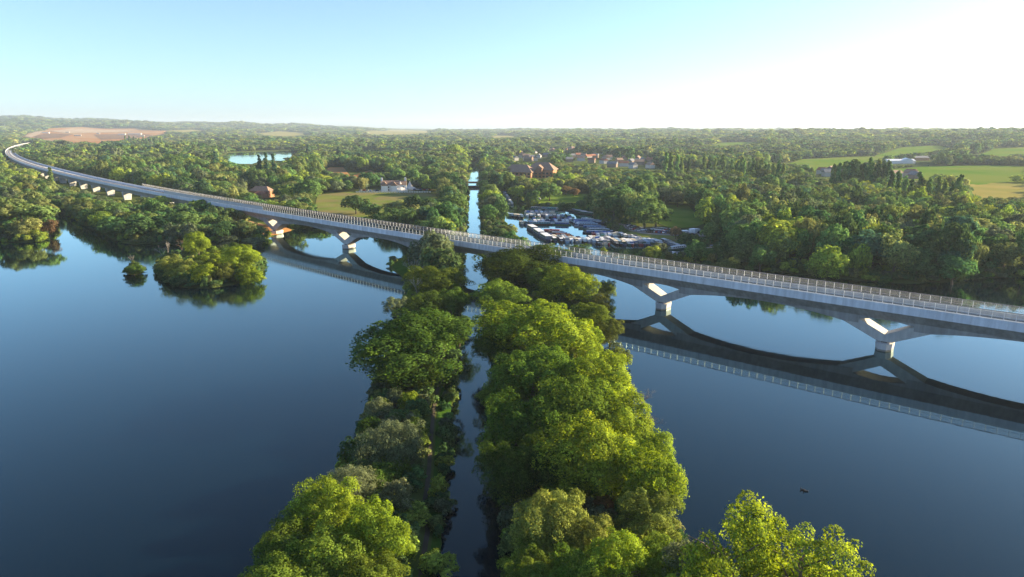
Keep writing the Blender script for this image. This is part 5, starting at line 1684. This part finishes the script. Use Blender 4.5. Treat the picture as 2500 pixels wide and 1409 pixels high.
# electricity pylon on the far left
X, Y = on_ground(14, 322)
e = link('pylon', None, loc=(X, Y, gz(X, Y)))
tag(e, 'thin lattice electricity pylon on the far left skyline', 'pylon')
mb = MB()
for sx in (-1, 1):
    for sy in (-1, 1):
        mb.tube([(sx * 5, sy * 5, -1), (sx * 1.2, sy * 1.2, 30), (0, 0, 48)], [.45, .35, .2], 4)
for z in (8, 16, 24):
    w = 5 - 3.8 * z / 30
    mb.tube([(-w, -w, z), (w, -w, z + 6)], [.2, .2], 4); mb.tube([(w, -w, z), (-w, -w, z + 6)], [.2, .2], 4)
link('tower', mb.mesh('tower', STEEL), e)
for z, w in ((30, 9), (37, 7), (43, 5)):
    mb = MB(); mb.tube([(-w, 0, z), (0, 0, z + 1.2), (w, 0, z)], [.2, .4, .2], 4); link('cross_arm', mb.mesh('cross_arm', STEEL), e)

# a pair of ducks on the right lake
DUCK = surf('dark_feathers', (0.03, 0.028, 0.025), (0.05, 0.045, 0.04), 8, 0.8)
def duck_body():
    bm = bmesh.new()
    bmesh.ops.create_uvsphere(bm, u_segments=12, v_segments=8, radius=1)
    for v in bm.verts:
        x, y, z = v.co
        v.co = (x * .34 + (0.10 * max(0, -x) ** 2 * -1), y * .14, 0.06 + z * .13 + (0.08 if x < -.7 else 0))
    b2 = bmesh.ops.create_uvsphere(bm, u_segments=10, v_segments=6, radius=.085)
    for v in b2['verts']: v.co.x += .33; v.co.z += .34
    b3 = bmesh.ops.create_cone(bm, segments=8, radius1=.075, radius2=.05, depth=.28, cap_ends=True)
    for v in b3['verts']: v.co.x += .29; v.co.z += .20
    b4 = bmesh.ops.create_cone(bm, segments=6, radius1=.035, radius2=.015, depth=.12, cap_ends=True)
    for v in b4['verts']: v.co = (v.co.z + .45, v.co.y, -v.co.x * .5 + .33)
    me = bpy.data.meshes.new('duck'); bm.to_mesh(me); bm.free(); me.materials.append(DUCK)
    for p_ in me.polygons: p_.use_smooth = True
    return me
DM = duck_body()
for i, (px_, py_) in enumerate([(1960, 1197), (1967, 1200)]):
    X, Y = at(px_, py_)
    d_ = link('duck', DM, loc=(X, Y, 0), rz=2.6 + .3 * i)
    tag(d_, ['left one of two dark ducks swimming on the right lake', 'right one of two dark ducks swimming on the right lake'][i], 'duck', 'ducks on the right lake')

# ------------------------------------------------------------------ air between the camera and the hills
mb = MB(); mb.box(-9800, 9800, -600, 13400, -3.5, 215)
haze = link('haze', mb.mesh('haze', []))
hm = bpy.data.materials.new('summer_haze'); hm.use_nodes = True
hn, hl = hm.node_tree.nodes, hm.node_tree.links
hn.remove(hn['Principled BSDF'])
pv_ = hn.new('ShaderNodeVolumePrincipled')
pv_.inputs['Color'].default_value = (0.72, 0.86, 1.0, 1)
pv_.inputs['Density'].default_value = 0.00007
pv_.inputs['Anisotropy'].default_value = 0.2
hl.new(pv_.outputs[0], hn['Material Output'].inputs['Volume'])
haze.data.materials.append(hm)
tag(haze, kind='stuff')
